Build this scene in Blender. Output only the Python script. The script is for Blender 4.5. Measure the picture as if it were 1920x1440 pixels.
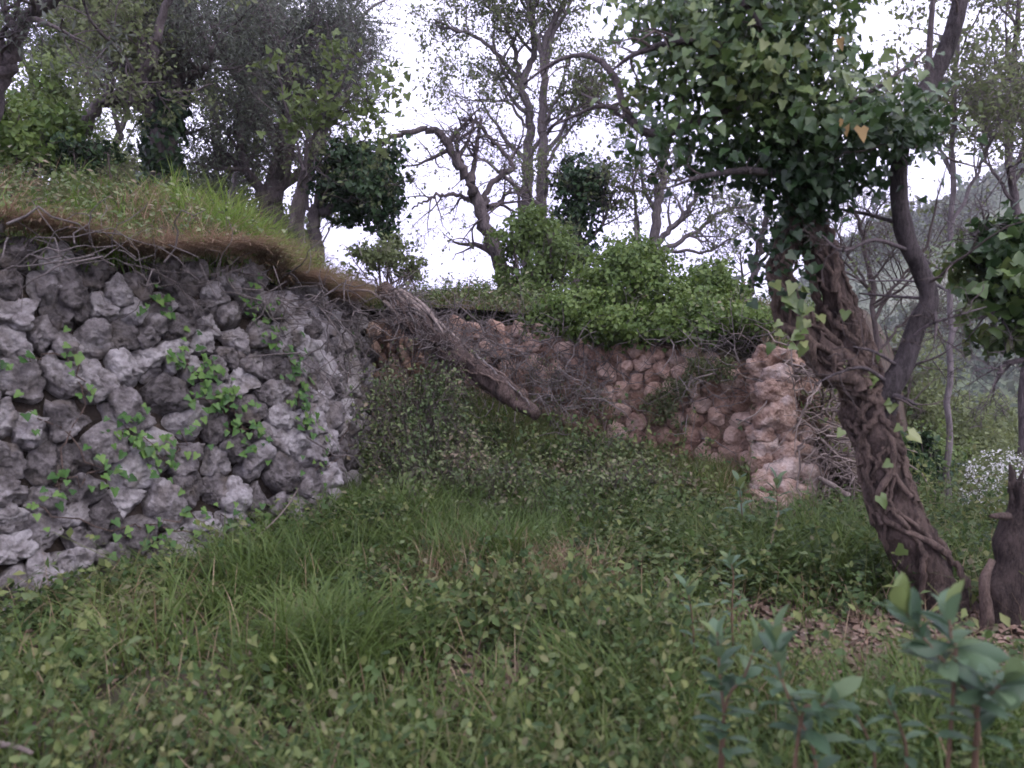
import bpy, math, random
import numpy as np
from mathutils import Vector, Matrix, Euler

sc = bpy.context.scene
for o in list(bpy.data.objects): bpy.data.objects.remove(o)

# ------------------------------------------------------------------ camera
F = 1450.0; PITCH = math.atan(80/1450.0); CAMZ = 1.5
cam_d = bpy.data.cameras.new('camera'); cam = bpy.data.objects.new('camera', cam_d)
sc.collection.objects.link(cam); sc.camera = cam
cam.location = (0, 0, CAMZ); cam.rotation_euler = (math.pi/2 - PITCH, 0, 0)
cam_d.sensor_width = 36; cam_d.lens = 36*F/1920; cam_d.clip_start = 0.02; cam_d.clip_end = 5000
cam_d.dof.use_dof = True; cam_d.dof.focus_distance = 9.0; cam_d.dof.aperture_fstop = 2.4

# ------------------------------------------------------------------ sky, sun, exposure
SUN_EL, SUN_AZ = math.radians(48), math.radians(135)      # azimuth clockwise from +Y
w = bpy.data.worlds.new('World'); sc.world = w; w.use_nodes = True
nt = w.node_tree; nt.nodes.clear()
out = nt.nodes.new('ShaderNodeOutputWorld'); bg = nt.nodes.new('ShaderNodeBackground')
sky = nt.nodes.new('ShaderNodeTexSky'); sky.sky_type = 'NISHITA'; sky.sun_disc = False
sky.sun_elevation = SUN_EL; sky.sun_rotation = SUN_AZ; sky.dust_density = 4.0
tc = nt.nodes.new('ShaderNodeTexCoord')
ns = nt.nodes.new('ShaderNodeTexNoise'); ns.inputs['Scale'].default_value = 2.2; ns.inputs['Detail'].default_value = 4
cr = nt.nodes.new('ShaderNodeValToRGB')
cr.color_ramp.elements[0].position = 0.38; cr.color_ramp.elements[0].color = (8.5, 8.1, 12.8, 1)
cr.color_ramp.elements[1].position = 0.62; cr.color_ramp.elements[1].color = (11.8, 11.4, 14.8, 1)
mx = nt.nodes.new('ShaderNodeMixRGB'); mx.inputs['Fac'].default_value = 0.9
bg.inputs['Strength'].default_value = 0.1
L = nt.links.new
L(tc.outputs['Generated'], ns.inputs['Vector']); L(ns.outputs['Fac'], cr.inputs['Fac'])
L(sky.outputs['Color'], mx.inputs['Color1']); L(cr.outputs['Color'], mx.inputs['Color2'])
L(mx.outputs['Color'], bg.inputs['Color']); L(bg.outputs['Background'], out.inputs['Surface'])
sd = bpy.data.lights.new('sun', 'SUN'); sd.energy = 1.0; sd.angle = math.radians(40); sd.color = (1, 0.95, 0.9)
so = bpy.data.objects.new('sun', sd); sc.collection.objects.link(so)
so.rotation_euler = Vector((math.sin(SUN_AZ)*math.cos(SUN_EL), math.cos(SUN_AZ)*math.cos(SUN_EL), math.sin(SUN_EL))).to_track_quat('Z', 'Y').to_euler()
vs = sc.view_settings; vs.view_transform = 'Standard'; vs.look = 'None'; vs.exposure = 1.15; vs.gamma = 1.0
sc.render.engine = 'CYCLES'
cy = sc.cycles
cy.use_denoising = True; cy.max_bounces = 5; cy.diffuse_bounces = 3; cy.glossy_bounces = 2
cy.transmission_bounces = 3; cy.volume_bounces = 0; cy.transparent_max_bounces = 4
cy.use_adaptive_sampling = True; cy.adaptive_threshold = 0.02
cy.filter_width = 1.7

# ------------------------------------------------------------------ helpers
rng = np.random.default_rng(7)
COL = sc.collection.objects
CP, SP = math.cos(PITCH), math.sin(PITCH)

def ray(u, v):
    dx, dy = (u-960)/F, -(v-720)/F
    return np.array([dx, CP + dy*SP, -SP + dy*CP])
def at(u, v, Y):
    d = ray(u, v); return np.array([0, 0, CAMZ]) + d*(Y/d[1])
def nrm(a): return a/np.maximum(np.linalg.norm(a, axis=-1, keepdims=True), 1e-9)

def _hash(ix, iy, iz):
    h = (ix*374761393 + iy*668265263 + iz*1274126177) & 0xffffffff
    h = ((h ^ (h >> 13))*1103515245) & 0xffffffff
    h = ((h ^ (h >> 16))*2654435761) & 0xffffffff
    return ((h ^ (h >> 15)) & 0xffff)/65535.0
def vnoise(p):
    p = np.asarray(p, float); i = np.floor(p).astype(np.int64); f = p-i; f = f*f*(3-2*f); r = 0
    for a in (0, 1):
        wa = f[..., 0] if a else 1-f[..., 0]
        for b in (0, 1):
            wb = f[..., 1] if b else 1-f[..., 1]
            for c in (0, 1):
                wc = f[..., 2] if c else 1-f[..., 2]
                r = r + wa*wb*wc*_hash(i[..., 0]+a, i[..., 1]+b, i[..., 2]+c)
    return r*2-1
def fbm(p, o=4):
    p = np.asarray(p, float); r = 0; a = 1; t = 0
    for k in range(o):
        r = r + a*vnoise(p*(2**k)+17.3*k); t += a; a *= .5
    return r/t
def n2(x, y, s=1.0, z=0.0, o=3):
    x = np.asarray(x, float); return fbm(np.stack([x*s, np.asarray(y)*s, np.full_like(x, z)], -1), o)
def sm(a, b, x):
    t = np.clip((np.asarray(x, float)-a)/(b-a), 0, 1); return t*t*(3-2*t)

class MB:
    def __init__(s): s.v = []; s.t = []; s.q = []; s.r = []; s.n = 0
    def add(s, v, f, r=None):
        v = np.asarray(v, float).reshape(-1, 3); f = np.asarray(f, np.int64)
        (s.t if f.shape[1] == 3 else s.q).append(f+s.n)
        s.addv(v, r)
    def addv(s, v, r=None):
        s.v.append(v); s.r.append(np.full(len(v), .5) if r is None else np.asarray(r, float)); s.n += len(v)
    def build(s, name, mat, parent=None, smooth=True, top=None):
        if s.n == 0: return None
        v = np.concatenate(s.v); org = np.zeros(3)
        q_ = parent
        while q_ is not None: org = org+np.array(q_.location); q_ = q_.parent
        me = bpy.data.meshes.new(name)
        T = np.concatenate(s.t) if s.t else np.zeros((0, 3), np.int64)
        Q = np.concatenate(s.q) if s.q else np.zeros((0, 4), np.int64)
        loops = np.concatenate([T.ravel(), Q.ravel()]).astype(np.int32)
        st = np.concatenate([np.arange(len(T))*3, len(T)*3+np.arange(len(Q))*4]).astype(np.int32)
        me.vertices.add(len(v)); me.vertices.foreach_set('co', (v-org).astype(np.float32).ravel())
        me.loops.add(len(loops)); me.loops.foreach_set('vertex_index', loops)
        me.polygons.add(len(st)); me.polygons.foreach_set('loop_start', st)
        if smooth: me.polygons.foreach_set('use_smooth', np.ones(len(st), bool))
        a = me.attributes.new('rnd', 'FLOAT', 'POINT'); a.data.foreach_set('value', np.concatenate(s.r).astype(np.float32))
        me.update(calc_edges=True)
        if mat: me.materials.append(mat)
        o = bpy.data.objects.new(name, me); COL.link(o)
        if parent is not None: o.parent = parent
        return o

def tag(o, label=None, cat=None, group=None, kind=None):
    for k, x in (('label', label), ('category', cat), ('group', group), ('kind', kind)):
        if x: o[k] = x
    return o
def thing(name, label, cat, loc=(0, 0, 0), group=None):
    o = bpy.data.objects.new(name, None); COL.link(o); o.location = [float(c) for c in loc]; o.empty_display_size = .1
    return tag(o, label, cat, group)

def spline(pts, K):
    pts = np.asarray(pts, float)
    if len(pts) == 2: pts = np.array([pts[0], pts.mean(0), pts[1]])
    P = np.vstack([2*pts[0]-pts[1], pts, 2*pts[-1]-pts[-2]])
    n = len(pts)-1; t = np.linspace(0, n-1e-6, K); i = t.astype(int); f = (t-i)[:, None]
    a, b, c, d = P[i], P[i+1], P[i+2], P[i+3]
    return .5*((2*b)+(-a+c)*f+(2*a-5*b+4*c-d)*f**2+(-a+3*b-3*c+d)*f**3)

def tubes(mb, P, R, seg=5, r=None, rough=0.0, freq=6.0, cap=False):
    """P (N,K,3), R (N,K)"""
    P = np.asarray(P, float); R = np.asarray(R, float)
    if P.ndim == 2: P = P[None]; R = R[None]
    N, K = P.shape[:2]
    if N == 0: return
    T = np.gradient(P, axis=1); T = nrm(T); mt = nrm(T.mean(1))
    ref = np.where(np.abs(mt[:, 2:3]) < .8, np.array([[0, 0, 1.]]), np.array([[0, 1., 0.13]]))[:, None, :]
    U = nrm(ref-(ref*T).sum(-1, keepdims=True)*T); V = np.cross(T, U)
    an = np.arange(seg)/seg*2*np.pi
    ca, sa = np.cos(an), np.sin(an)
    ringd = U[:, :, None, :]*ca[None, None, :, None]+V[:, :, None, :]*sa[None, None, :, None]
    rad = R[:, :, None]*np.ones(seg)
    if rough > 0:
        rad = rad*(1+rough*fbm((P[:, :, None, :]+ringd*R[:, :, None, None])*freq, 3)*1.6)
    X = P[:, :, None, :]+ringd*rad[..., None]
    idx = np.arange(N*K*seg).reshape(N, K, seg)
    a = idx[:, :-1, :]; b = np.roll(a, -1, 2); c = idx[:, 1:, :]; d = np.roll(c, -1, 2)
    rr = rng.random(N) if r is None else np.broadcast_to(r, (N,))
    base = mb.n
    mb.add(X.reshape(-1, 3), np.stack([a, b, d, c], -1).reshape(-1, 4), np.repeat(rr, K*seg))
    if cap:
        for k in (0, K-1):
            cen = P[:, k]; ci = mb.n-base
            ring = idx[:, k, :]
            cidx = np.arange(N)+ci
            mb.v.append(cen); mb.r.append(rr); mb.n += N
            f = np.stack([np.repeat(cidx, seg), ring.ravel(), np.roll(ring, -1, 1).ravel()], -1)
            mb.t.append(f+base)

# leaf templates: x along the leaf, y across, z normal
LT = {}
LT['dia'] = (np.array([[0, 0, 0], [.5, .3, .1], [1, 0, -.06], [.5, -.3, .1]]), np.array([[0, 2, 1], [0, 3, 2]]))
LT['dia5'] = (np.array([[0, 0, 0], [.25, .42, .08], [1, 0, -.1], [.25, -.42, .08]]), np.array([[0, 2, 1], [0, 3, 2]]))
LT['lance'] = (np.array([[0, 0, 0], [.5, .13, .04], [1, 0, -.05], [.5, -.13, .04]]), np.array([[0, 2, 1], [0, 3, 2]]))
LT['oval'] = (np.array([[0, 0, 0], [.3, .29, .07], [.72, .24, .04], [1, 0, -.08], [.72, -.24, .04], [.3, -.29, .07]]), np.array([[0, 3, 2, 1], [0, 5, 4, 3]]))
LT['ivy'] = (np.array([[0.12, 0, 0], [-.06, .26, .03], [.18, .5, .07], [.42, .34, .04], [.7, .24, .02], [1.02, 0, -.12], [.7, -.24, .02], [.42, -.34, .04], [.18, -.5, .07], [-.06, -.26, .03]]),
             np.array([[0, 2, 1], [0, 3, 2], [0, 4, 3], [0, 5, 4], [0, 6, 5], [0, 7, 6], [0, 8, 7], [0, 9, 8]]))
def _multi(parts):
    V = []; Fs = []; n = 0
    for (v, f) in parts: V.append(v); Fs.append(f+n); n += len(v)
    return np.concatenate(V), np.concatenate(Fs)
def _rot(t, a, s, off=(0, 0, 0)):
    v, f = LT[t]; c, sn = math.cos(a), math.sin(a)
    w_ = v.copy(); w_[:, 0] = v[:, 0]*c-v[:, 1]*sn; w_[:, 1] = v[:, 0]*sn+v[:, 1]*c
    return w_*s+np.array(off), f
LT['tri'] = _multi([_rot('oval', 0, .62, (.38, 0, 0)), _rot('oval', 1.25, .5, (.36, 0, 0)), _rot('oval', -1.25, .5, (.36, 0, 0))])
def _broad():
    xs = [0, .12, .35, .6, .82, 1]; ws = [.02, .08, .17, .21, .15, 0]; V = []; Fs = []
    for x, wd in zip(xs, ws):
        zz = -.28*x*x+.1*x
        V += [[x, wd, zz+.28*wd], [x, 0, zz], [x, -wd, zz+.28*wd]]
    for i in range(5):
        a = i*3; Fs += [[a, a+1, a+4, a+3], [a+1, a+2, a+5, a+4]]
    return np.array(V, float), np.array(Fs)
LT['broad'] = _broad()

def leaves(mb, pos, size, fwd, nor, tmpl, r=None):
    V, Fc = LT[tmpl]; N = len(pos)
    if N == 0: return
    fwd = nrm(fwd); s = nrm(np.cross(nor, fwd)); n = np.cross(fwd, s)
    size = np.broadcast_to(np.asarray(size, float), (N,))
    X = pos[:, None, :]+size[:, None, None]*(V[None, :, 0:1]*fwd[:, None]+V[None, :, 1:2]*s[:, None]+V[None, :, 2:3]*n[:, None])
    f = Fc[None]+(np.arange(N)*len(V))[:, None, None]
    rr = rng.random(N) if r is None else r
    mb.add(X.reshape(-1, 3), f.reshape(-1, Fc.shape[1]), np.repeat(rr, len(V)))

def rdir(N): return nrm(rng.normal(size=(N, 3)))

def blades(mb, base, h, w_, bend, az=None, r=None):
    N = len(base)
    if N == 0: return
    az = rng.random(N)*2*np.pi if az is None else az
    d = np.stack([np.cos(az), np.sin(az), np.zeros(N)], -1); sd_ = np.stack([-np.sin(az), np.cos(az), np.zeros(N)], -1)
    tw = rng.normal(0, .6, N)[:, None]; sd_ = nrm(sd_+d*tw)
    h = np.broadcast_to(h, (N,)); w_ = np.broadcast_to(w_, (N,)); bend = np.broadcast_to(bend, (N,))
    V = []
    for s, ws in ((0, .7), (.4, 1), (.75, .7)):
        c = base+d*(h*bend*s**2)[:, None]; c = c+np.array([0, 0, 1.])*(h*s*(1-.42*bend*s))[:, None]
        V += [c+sd_*(w_*ws/2)[:, None], c-sd_*(w_*ws/2)[:, None]]
    c = base+d*(h*bend)[:, None]+np.array([0, 0, 1.])*(h*(1-.42*bend))[:, None]; V.append(c)
    X = np.stack(V, 1)
    o = (np.arange(N)*7)[:, None]
    rr = np.repeat(rng.random(N) if r is None else r, 7)
    b0 = mb.n
    mb.add(X.reshape(-1, 3), np.concatenate([o+np.array([0, 1, 3, 2]), o+np.array([2, 3, 5, 4])]), rr)
    mb.t.append((o+np.array([4, 5, 6]))+b0)

def kids(P, R, n, ratio, spread=.8, up=.2, wander=.25, K=6, tmin=.25, rr=.6, tip=.25, lmin=0.0, gravity=0.0):
    """child branches of the polylines P (N,K0,3): returns (M,K,3),(M,K)"""
    N, K0 = P.shape[:2]
    seglen = np.linalg.norm(np.diff(P, axis=1), axis=-1).sum(1)
    i = np.repeat(np.arange(N), n); M = len(i)
    t = tmin+(1-tmin)*rng.random(M)**.8
    x = t*(K0-1); j = np.minimum(x.astype(int), K0-2); f = (x-j)[:, None]
    st = P[i, j]*(1-f)+P[i, j+1]*f
    r0 = (R[i, j]*(1-f[:, 0])+R[i, j+1]*f[:, 0])*rr
    tg = nrm(P[i, j+1]-P[i, j]); pr = rdir(M); pr = nrm(pr-(pr*tg).sum(-1, keepdims=True)*tg)
    d = nrm(tg*(1-spread*.5)+pr*spread+np.array([0, 0, up]))
    Ln = np.maximum(seglen[i]*ratio*(1-.45*t)*(.6+.8*rng.random(M)), lmin)
    out_ = [st]; cur = st; dd = d
    for k in range(K-1):
        dd = nrm(dd+rng.normal(size=(M, 3))*wander+np.array([0, 0, up*.15-gravity*k/K]))
        cur = cur+dd*(Ln/(K-1))[:, None]; out_.append(cur)
    PP = np.stack(out_, 1); RR = r0[:, None]*np.linspace(1, tip, K)[None]
    return PP, RR

def along(P, N, jit=0.0, t0=0.15):
    i = rng.integers(0, len(P), N); K0 = P.shape[1]; x = (t0+(1-t0)*rng.random(N))*(K0-1)
    j = np.minimum(x.astype(int), K0-2); f = (x-j)[:, None]
    p = P[i, j]*(1-f)+P[i, j+1]*f
    return p+rng.normal(size=(N, 3))*jit, nrm(P[i, j+1]-P[i, j])

# ------------------------------------------------------------------ materials
def mat_new(name):
    m = bpy.data.materials.new(name); m.use_nodes = True; m.node_tree.nodes.clear(); return m, m.node_tree
def ramp(nt_, cols, src):
    c = nt_.nodes.new('ShaderNodeValToRGB'); e = c.color_ramp.elements
    n = len(cols)
    e[0].position = 0; e[0].color = (*cols[0], 1); e[1].position = 1; e[1].color = (*cols[-1], 1)
    for k in range(1, n-1):
        q = e.new(k/(n-1)); q.color = (*cols[k], 1)
    nt_.links.new(src, c.inputs['Fac']); return c.outputs['Color']
def leafmat(name, cols, trans=.3, rough=.5, obj=False, spec=.22):
    m, t = mat_new(name); o = t.nodes.new('ShaderNodeOutputMaterial')
    if obj:
        a = t.nodes.new('ShaderNodeAttribute'); a.attribute_type = 'OBJECT'; a.attribute_name = 'tone'; s = a.outputs['Fac']
    else:
        a = t.nodes.new('ShaderNodeAttribute'); a.attribute_name = 'rnd'; s = a.outputs['Fac']
    c = ramp(t, cols, s)
    p = t.nodes.new('ShaderNodeBsdfPrincipled'); p.inputs['Roughness'].default_value = rough; p.inputs['Specular IOR Level'].default_value = spec
    tr = t.nodes.new('ShaderNodeBsdfTranslucent'); mxx = t.nodes.new('ShaderNodeMixShader'); mxx.inputs[0].default_value = trans
    hs = t.nodes.new('ShaderNodeHueSaturation'); hs.inputs['Value'].default_value = 1.3; hs.inputs['Hue'].default_value = .485
    L = t.links.new
    L(c, p.inputs['Base Color']); L(c, hs.inputs['Color']); L(hs.outputs['Color'], tr.inputs['Color'])
    L(p.outputs[0], mxx.inputs[1]); L(tr.outputs[0], mxx.inputs[2]); L(mxx.outputs[0], o.inputs['Surface'])
    return m
def rockmat(name, dark, mid, lite, patch=None, scale=9, bump=.6, objvar=.5, pit=True):
    m, t = mat_new(name); L = t.links.new; o = t.nodes.new('ShaderNodeOutputMaterial'); p = t.nodes.new('ShaderNodeBsdfPrincipled')
    p.inputs['Roughness'].default_value = .9; p.inputs['Specular IOR Level'].default_value = .2
    tc_ = t.nodes.new('ShaderNodeTexCoord'); oi = t.nodes.new('ShaderNodeObjectInfo')
    mp = t.nodes.new('ShaderNodeVectorMath'); mp.operation = 'ADD'
    sc_ = t.nodes.new('ShaderNodeMath'); sc_.operation = 'MULTIPLY'; sc_.inputs[1].default_value = 57.0
    L(oi.outputs['Random'], sc_.inputs[0]); L(tc_.outputs['Object'], mp.inputs[0]); L(sc_.outputs[0], mp.inputs[1])
    n1 = t.nodes.new('ShaderNodeTexNoise'); n1.inputs['Scale'].default_value = scale; n1.inputs['Detail'].default_value = 8; n1.inputs['Roughness'].default_value = .68
    L(mp.outputs[0], n1.inputs['Vector'])
    ad = t.nodes.new('ShaderNodeMath'); ad.operation = 'MULTIPLY_ADD'; ad.inputs[1].default_value = objvar*.35; ad.inputs[2].default_value = -objvar*.17
    L(oi.outputs['Random'], ad.inputs[0])
    a2 = t.nodes.new('ShaderNodeMath'); a2.operation = 'ADD'; L(n1.outputs['Fac'], a2.inputs[0]); L(ad.outputs[0], a2.inputs[1])
    c = t.nodes.new('ShaderNodeValToRGB'); e = c.color_ramp.elements
    e[0].position = .3; e[0].color = (*dark, 1); e[1].position = .72; e[1].color = (*lite, 1); q = e.new(.5); q.color = (*mid, 1)
    L(a2.outputs[0], c.inputs['Fac']); col = c.outputs['Color']
    if patch:
        n3 = t.nodes.new('ShaderNodeTexNoise'); n3.inputs['Scale'].default_value = scale*.45; n3.inputs['Detail'].default_value = 5
        v2 = t.nodes.new('ShaderNodeVectorMath'); v2.operation = 'ADD'; v2.inputs[1].default_value = (31, 7, 3); L(mp.outputs[0], v2.inputs[0]); L(v2.outputs[0], n3.inputs['Vector'])
        c3 = t.nodes.new('ShaderNodeValToRGB'); c3.color_ramp.elements[0].position = .54; c3.color_ramp.elements[1].position = .7; L(n3.outputs['Fac'], c3.inputs['Fac'])
        mm = t.nodes.new('ShaderNodeMixRGB'); mm.inputs['Color2'].default_value = (*patch, 1)
        m4 = t.nodes.new('ShaderNodeMath'); m4.operation = 'MULTIPLY'; m4.inputs[1].default_value = .7; L(c3.outputs['Color'], m4.inputs[0])
        L(m4.outputs[0], mm.inputs['Fac']); L(col, mm.inputs['Color1']); col = mm.outputs['Color']
    L(col, p.inputs['Base Color'])
    vo = t.nodes.new('ShaderNodeTexVoronoi'); vo.inputs['Scale'].default_value = scale*3.2; L(mp.outputs[0], vo.inputs['Vector'])
    n2_ = t.nodes.new('ShaderNodeTexNoise'); n2_.inputs['Scale'].default_value = scale*2.2; n2_.inputs['Detail'].default_value = 9; n2_.inputs['Roughness'].default_value = .72; L(mp.outputs[0], n2_.inputs['Vector'])
    hm = t.nodes.new('ShaderNodeMath'); hm.operation = 'MULTIPLY_ADD'; hm.inputs[1].default_value = .35 if pit else .1; L(vo.outputs['Distance'], hm.inputs[0]); L(n2_.outputs['Fac'], hm.inputs[2])
    b = t.nodes.new('ShaderNodeBump'); b.inputs['Strength'].default_value = bump; b.inputs['Distance'].default_value = .08; L(hm.outputs[0], b.inputs['Height'])
    L(b.outputs[0], p.inputs['Normal']); L(p.outputs[0], o.inputs['Surface']); return m
def barkmat(name, dark, lite, scale=14, bump=.8):
    m, t = mat_new(name); L = t.links.new; o = t.nodes.new('ShaderNodeOutputMaterial'); p = t.nodes.new('ShaderNodeBsdfPrincipled')
    p.inputs['Roughness'].default_value = .88; p.inputs['Specular IOR Level'].default_value = .2
    tc_ = t.nodes.new('ShaderNodeTexCoord'); mp = t.nodes.new('ShaderNodeMapping'); mp.inputs['Scale'].default_value = (1, 1, .3); L(tc_.outputs['Object'], mp.inputs[0])
    n = t.nodes.new('ShaderNodeTexNoise'); n.inputs['Scale'].default_value = scale; n.inputs['Detail'].default_value = 9; n.inputs['Roughness'].default_value = .7; L(mp.outputs[0], n.inputs['Vector'])
    nb = t.nodes.new('ShaderNodeTexNoise'); nb.inputs['Scale'].default_value = scale*.3; nb.inputs['Detail'].default_value = 4; L(tc_.outputs['Object'], nb.inputs['Vector'])
    a = t.nodes.new('ShaderNodeMath'); a.operation = 'MULTIPLY_ADD'; a.inputs[1].default_value = .6; L(nb.outputs['Fac'], a.inputs[0]); L(n.outputs['Fac'], a.inputs[2])
    nh = t.nodes.new('ShaderNodeTexNoise'); nh.inputs['Scale'].default_value = scale*4.5; nh.inputs['Detail'].default_value = 6; nh.inputs['Roughness'].default_value = .75; L(mp.outputs[0], nh.inputs['Vector'])
    a3 = t.nodes.new('ShaderNodeMath'); a3.operation = 'MULTIPLY_ADD'; a3.inputs[1].default_value = .7; L(nh.outputs['Fac'], a3.inputs[0]); L(a.outputs[0], a3.inputs[2])
    a4 = t.nodes.new('ShaderNodeMath'); a4.operation = 'MULTIPLY_ADD'; a4.inputs[1].default_value = .45; L(nh.outputs['Fac'], a4.inputs[0]); L(n.outputs['Fac'], a4.inputs[2])
    c = t.nodes.new('ShaderNodeValToRGB'); e = c.color_ramp.elements; c.color_ramp.interpolation = 'EASE'; e[0].position = .42; e[0].color = (*dark, 1); e[1].position = .72; e[1].color = (*lite, 1); a5 = t.nodes.new('ShaderNodeMath'); a5.operation = 'MULTIPLY'; a5.inputs[1].default_value = .5; L(a3.outputs[0], a5.inputs[0]); L(a5.outputs[0], c.inputs['Fac'])
    b = t.nodes.new('ShaderNodeBump'); b.inputs['Strength'].default_value = bump; b.inputs['Distance'].default_value = .06; L(a4.outputs[0], b.inputs['Height'])
    L(c.outputs['Color'], p.inputs['Base Color']); L(b.outputs[0], p.inputs['Normal']); L(p.outputs[0], o.inputs['Surface']); return m

M = {}
M['soil'] = rockmat('soil', (.03, .024, .018), (.07, .052, .038), (.12, .09, .065), (.04, .06, .022), scale=2.5, bump=.7, objvar=0)
M['hill'] = rockmat('hill', (.05, .065, .04), (.1, .12, .07), (.17, .17, .12), (.10, .15, .06), scale=.05, bump=.3, objvar=0, pit=False)
M['stone'] = rockmat('limestone', (.08, .071, .068), (.235, .214, .208), (.48, .455, .45), (.2, .168, .138), scale=9, bump=.9, objvar=1.0)
M['core'] = rockmat('earth_core', (.02, .016, .012), (.045, .035, .028), (.08, .06, .045), scale=6, bump=.7, objvar=0)
M['mortar'] = rockmat('earth_mortar', (.09, .058, .042), (.2, .13, .095), (.32, .225, .175), scale=8, bump=.9, objvar=0)
M['pink'] = rockmat('pink_stone', (.2, .12, .085), (.46, .3, .225), (.64, .47, .38), (.5, .39, .33), scale=9, bump=.9, objvar=1.2)
M['pier'] = rockmat('pier_stone', (.24, .14, .10), (.52, .365, .285), (.72, .59, .52), (.6, .51, .47), scale=11, bump=1, objvar=.9)
M['bark'] = barkmat('bark_dark', (.035, .03, .031), (.17, .14, .14))
M['bark_grey'] = barkmat('bark_grey', (.07, .06, .06), (.22, .19, .19), scale=10)
M['bark_ivy'] = barkmat('bark_brown', (.018, .013, .011), (.15, .108, .09), scale=20, bump=1)
M['vine'] = barkmat('vine_stem', (.045, .032, .026), (.22, .16, .13), scale=30, bump=.9)
M['dead'] = barkmat('dead_wood', (.13, .10, .085), (.36, .30, .26), scale=18, bump=.8)
M['deadgrey'] = barkmat('dead_wood_grey', (.07, .06, .055), (.26, .225, .21), scale=22, bump=.9)
M['bark_limb'] = barkmat('bark_limb', (.02, .017, .017), (.125, .105, .105), scale=18, bump=1)
M['twig'] = barkmat('twig', (.05, .04, .037), (.15, .12, .11), scale=10)
M['grass'] = leafmat('grass', [(.036, .06, .015), (.058, .096, .022), (.086, .134, .03), (.115, .155, .045), (.2, .185, .1)], .35, .5)
M['grass_hi'] = leafmat('grass_bank', [(.07, .12, .022), (.11, .19, .035), (.15, .24, .05), (.2, .26, .07), (.3, .26, .14)], .4, .45)
M['dry'] = leafmat('dry_grass', [(.14, .09, .055), (.24, .17, .1), (.34, .26, .17), (.2, .13, .08)], .25, .7)
M['forb'] = leafmat('forb', [(.026, .048, .016), (.042, .076, .022), (.062, .104, .03), (.085, .128, .04), (.1, .135, .055), (.125, .16, .052), (.165, .19, .062), (.15, .14, .08)], .35, .55)
M['bramble'] = leafmat('bramble', [(.05, .08, .028), (.08, .115, .04), (.115, .15, .056), (.15, .17, .08), (.19, .15, .1)], .25, .5)
M['litter'] = leafmat('litter', [(.09, .06, .042), (.15, .1, .072), (.22, .155, .115), (.12, .085, .062), (.28, .215, .17)], .05, .8)
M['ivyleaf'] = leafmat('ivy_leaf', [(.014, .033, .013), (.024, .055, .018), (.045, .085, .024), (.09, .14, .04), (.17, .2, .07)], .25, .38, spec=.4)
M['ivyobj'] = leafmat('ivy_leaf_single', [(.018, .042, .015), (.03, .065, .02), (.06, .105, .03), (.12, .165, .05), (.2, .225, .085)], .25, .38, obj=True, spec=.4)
M['ivyyellow'] = leafmat('ivy_leaf_yellow', [(.26, .17, .06), (.33, .22, .09)], .3, .5, obj=True)
M['ivydark'] = leafmat('ivy_dark', [(.012, .03, .014), (.02, .045, .018), (.03, .06, .022), (.045, .075, .03)], .15, .42)
M['ivygreen'] = leafmat('ivy_green', [(.045, .08, .02), (.075, .125, .03), (.11, .165, .04), (.15, .2, .06)], .3, .5, spec=.25)
M['olive'] = leafmat('olive_leaf', [(.065, .075, .058), (.1, .115, .09), (.145, .16, .13), (.095, .11, .068)], .33, .5)
M['spring'] = leafmat('spring_leaf', [(.07, .10, .035), (.1, .14, .045), (.14, .19, .06), (.09, .11, .06)], .4, .5)
M['pale'] = leafmat('pale_leaf', [(.085, .108, .05), (.12, .15, .065), (.16, .2, .085), (.12, .12, .08)], .4, .55)
M['shrub'] = leafmat('shrub_leaf', [(.06, .10, .03), (.1, .15, .045), (.14, .2, .06)], .35, .5)
M['shrubyel'] = leafmat('shrub_yellow', [(.085, .11, .045), (.125, .155, .06), (.165, .195, .08)], .35, .5)
M['blossom'] = leafmat('blossom', [(.5, .5, .48), (.65, .65, .63), (.75, .75, .74)], .35, .6)
M['broad'] = leafmat('broad_leaf', [(.045, .085, .045), (.066, .115, .062), (.095, .15, .08), (.14, .185, .06)], .3, .45, obj=True, spec=.3)
M['stem'] = leafmat('stem', [(.10, .05, .04), (.12, .08, .05), (.09, .10, .04)], .0, .5)
M['wood_far'] = leafmat('woodland', [(.035, .055, .028), (.06, .085, .042), (.09, .115, .056), (.12, .12, .075)], .15, .7)

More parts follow.
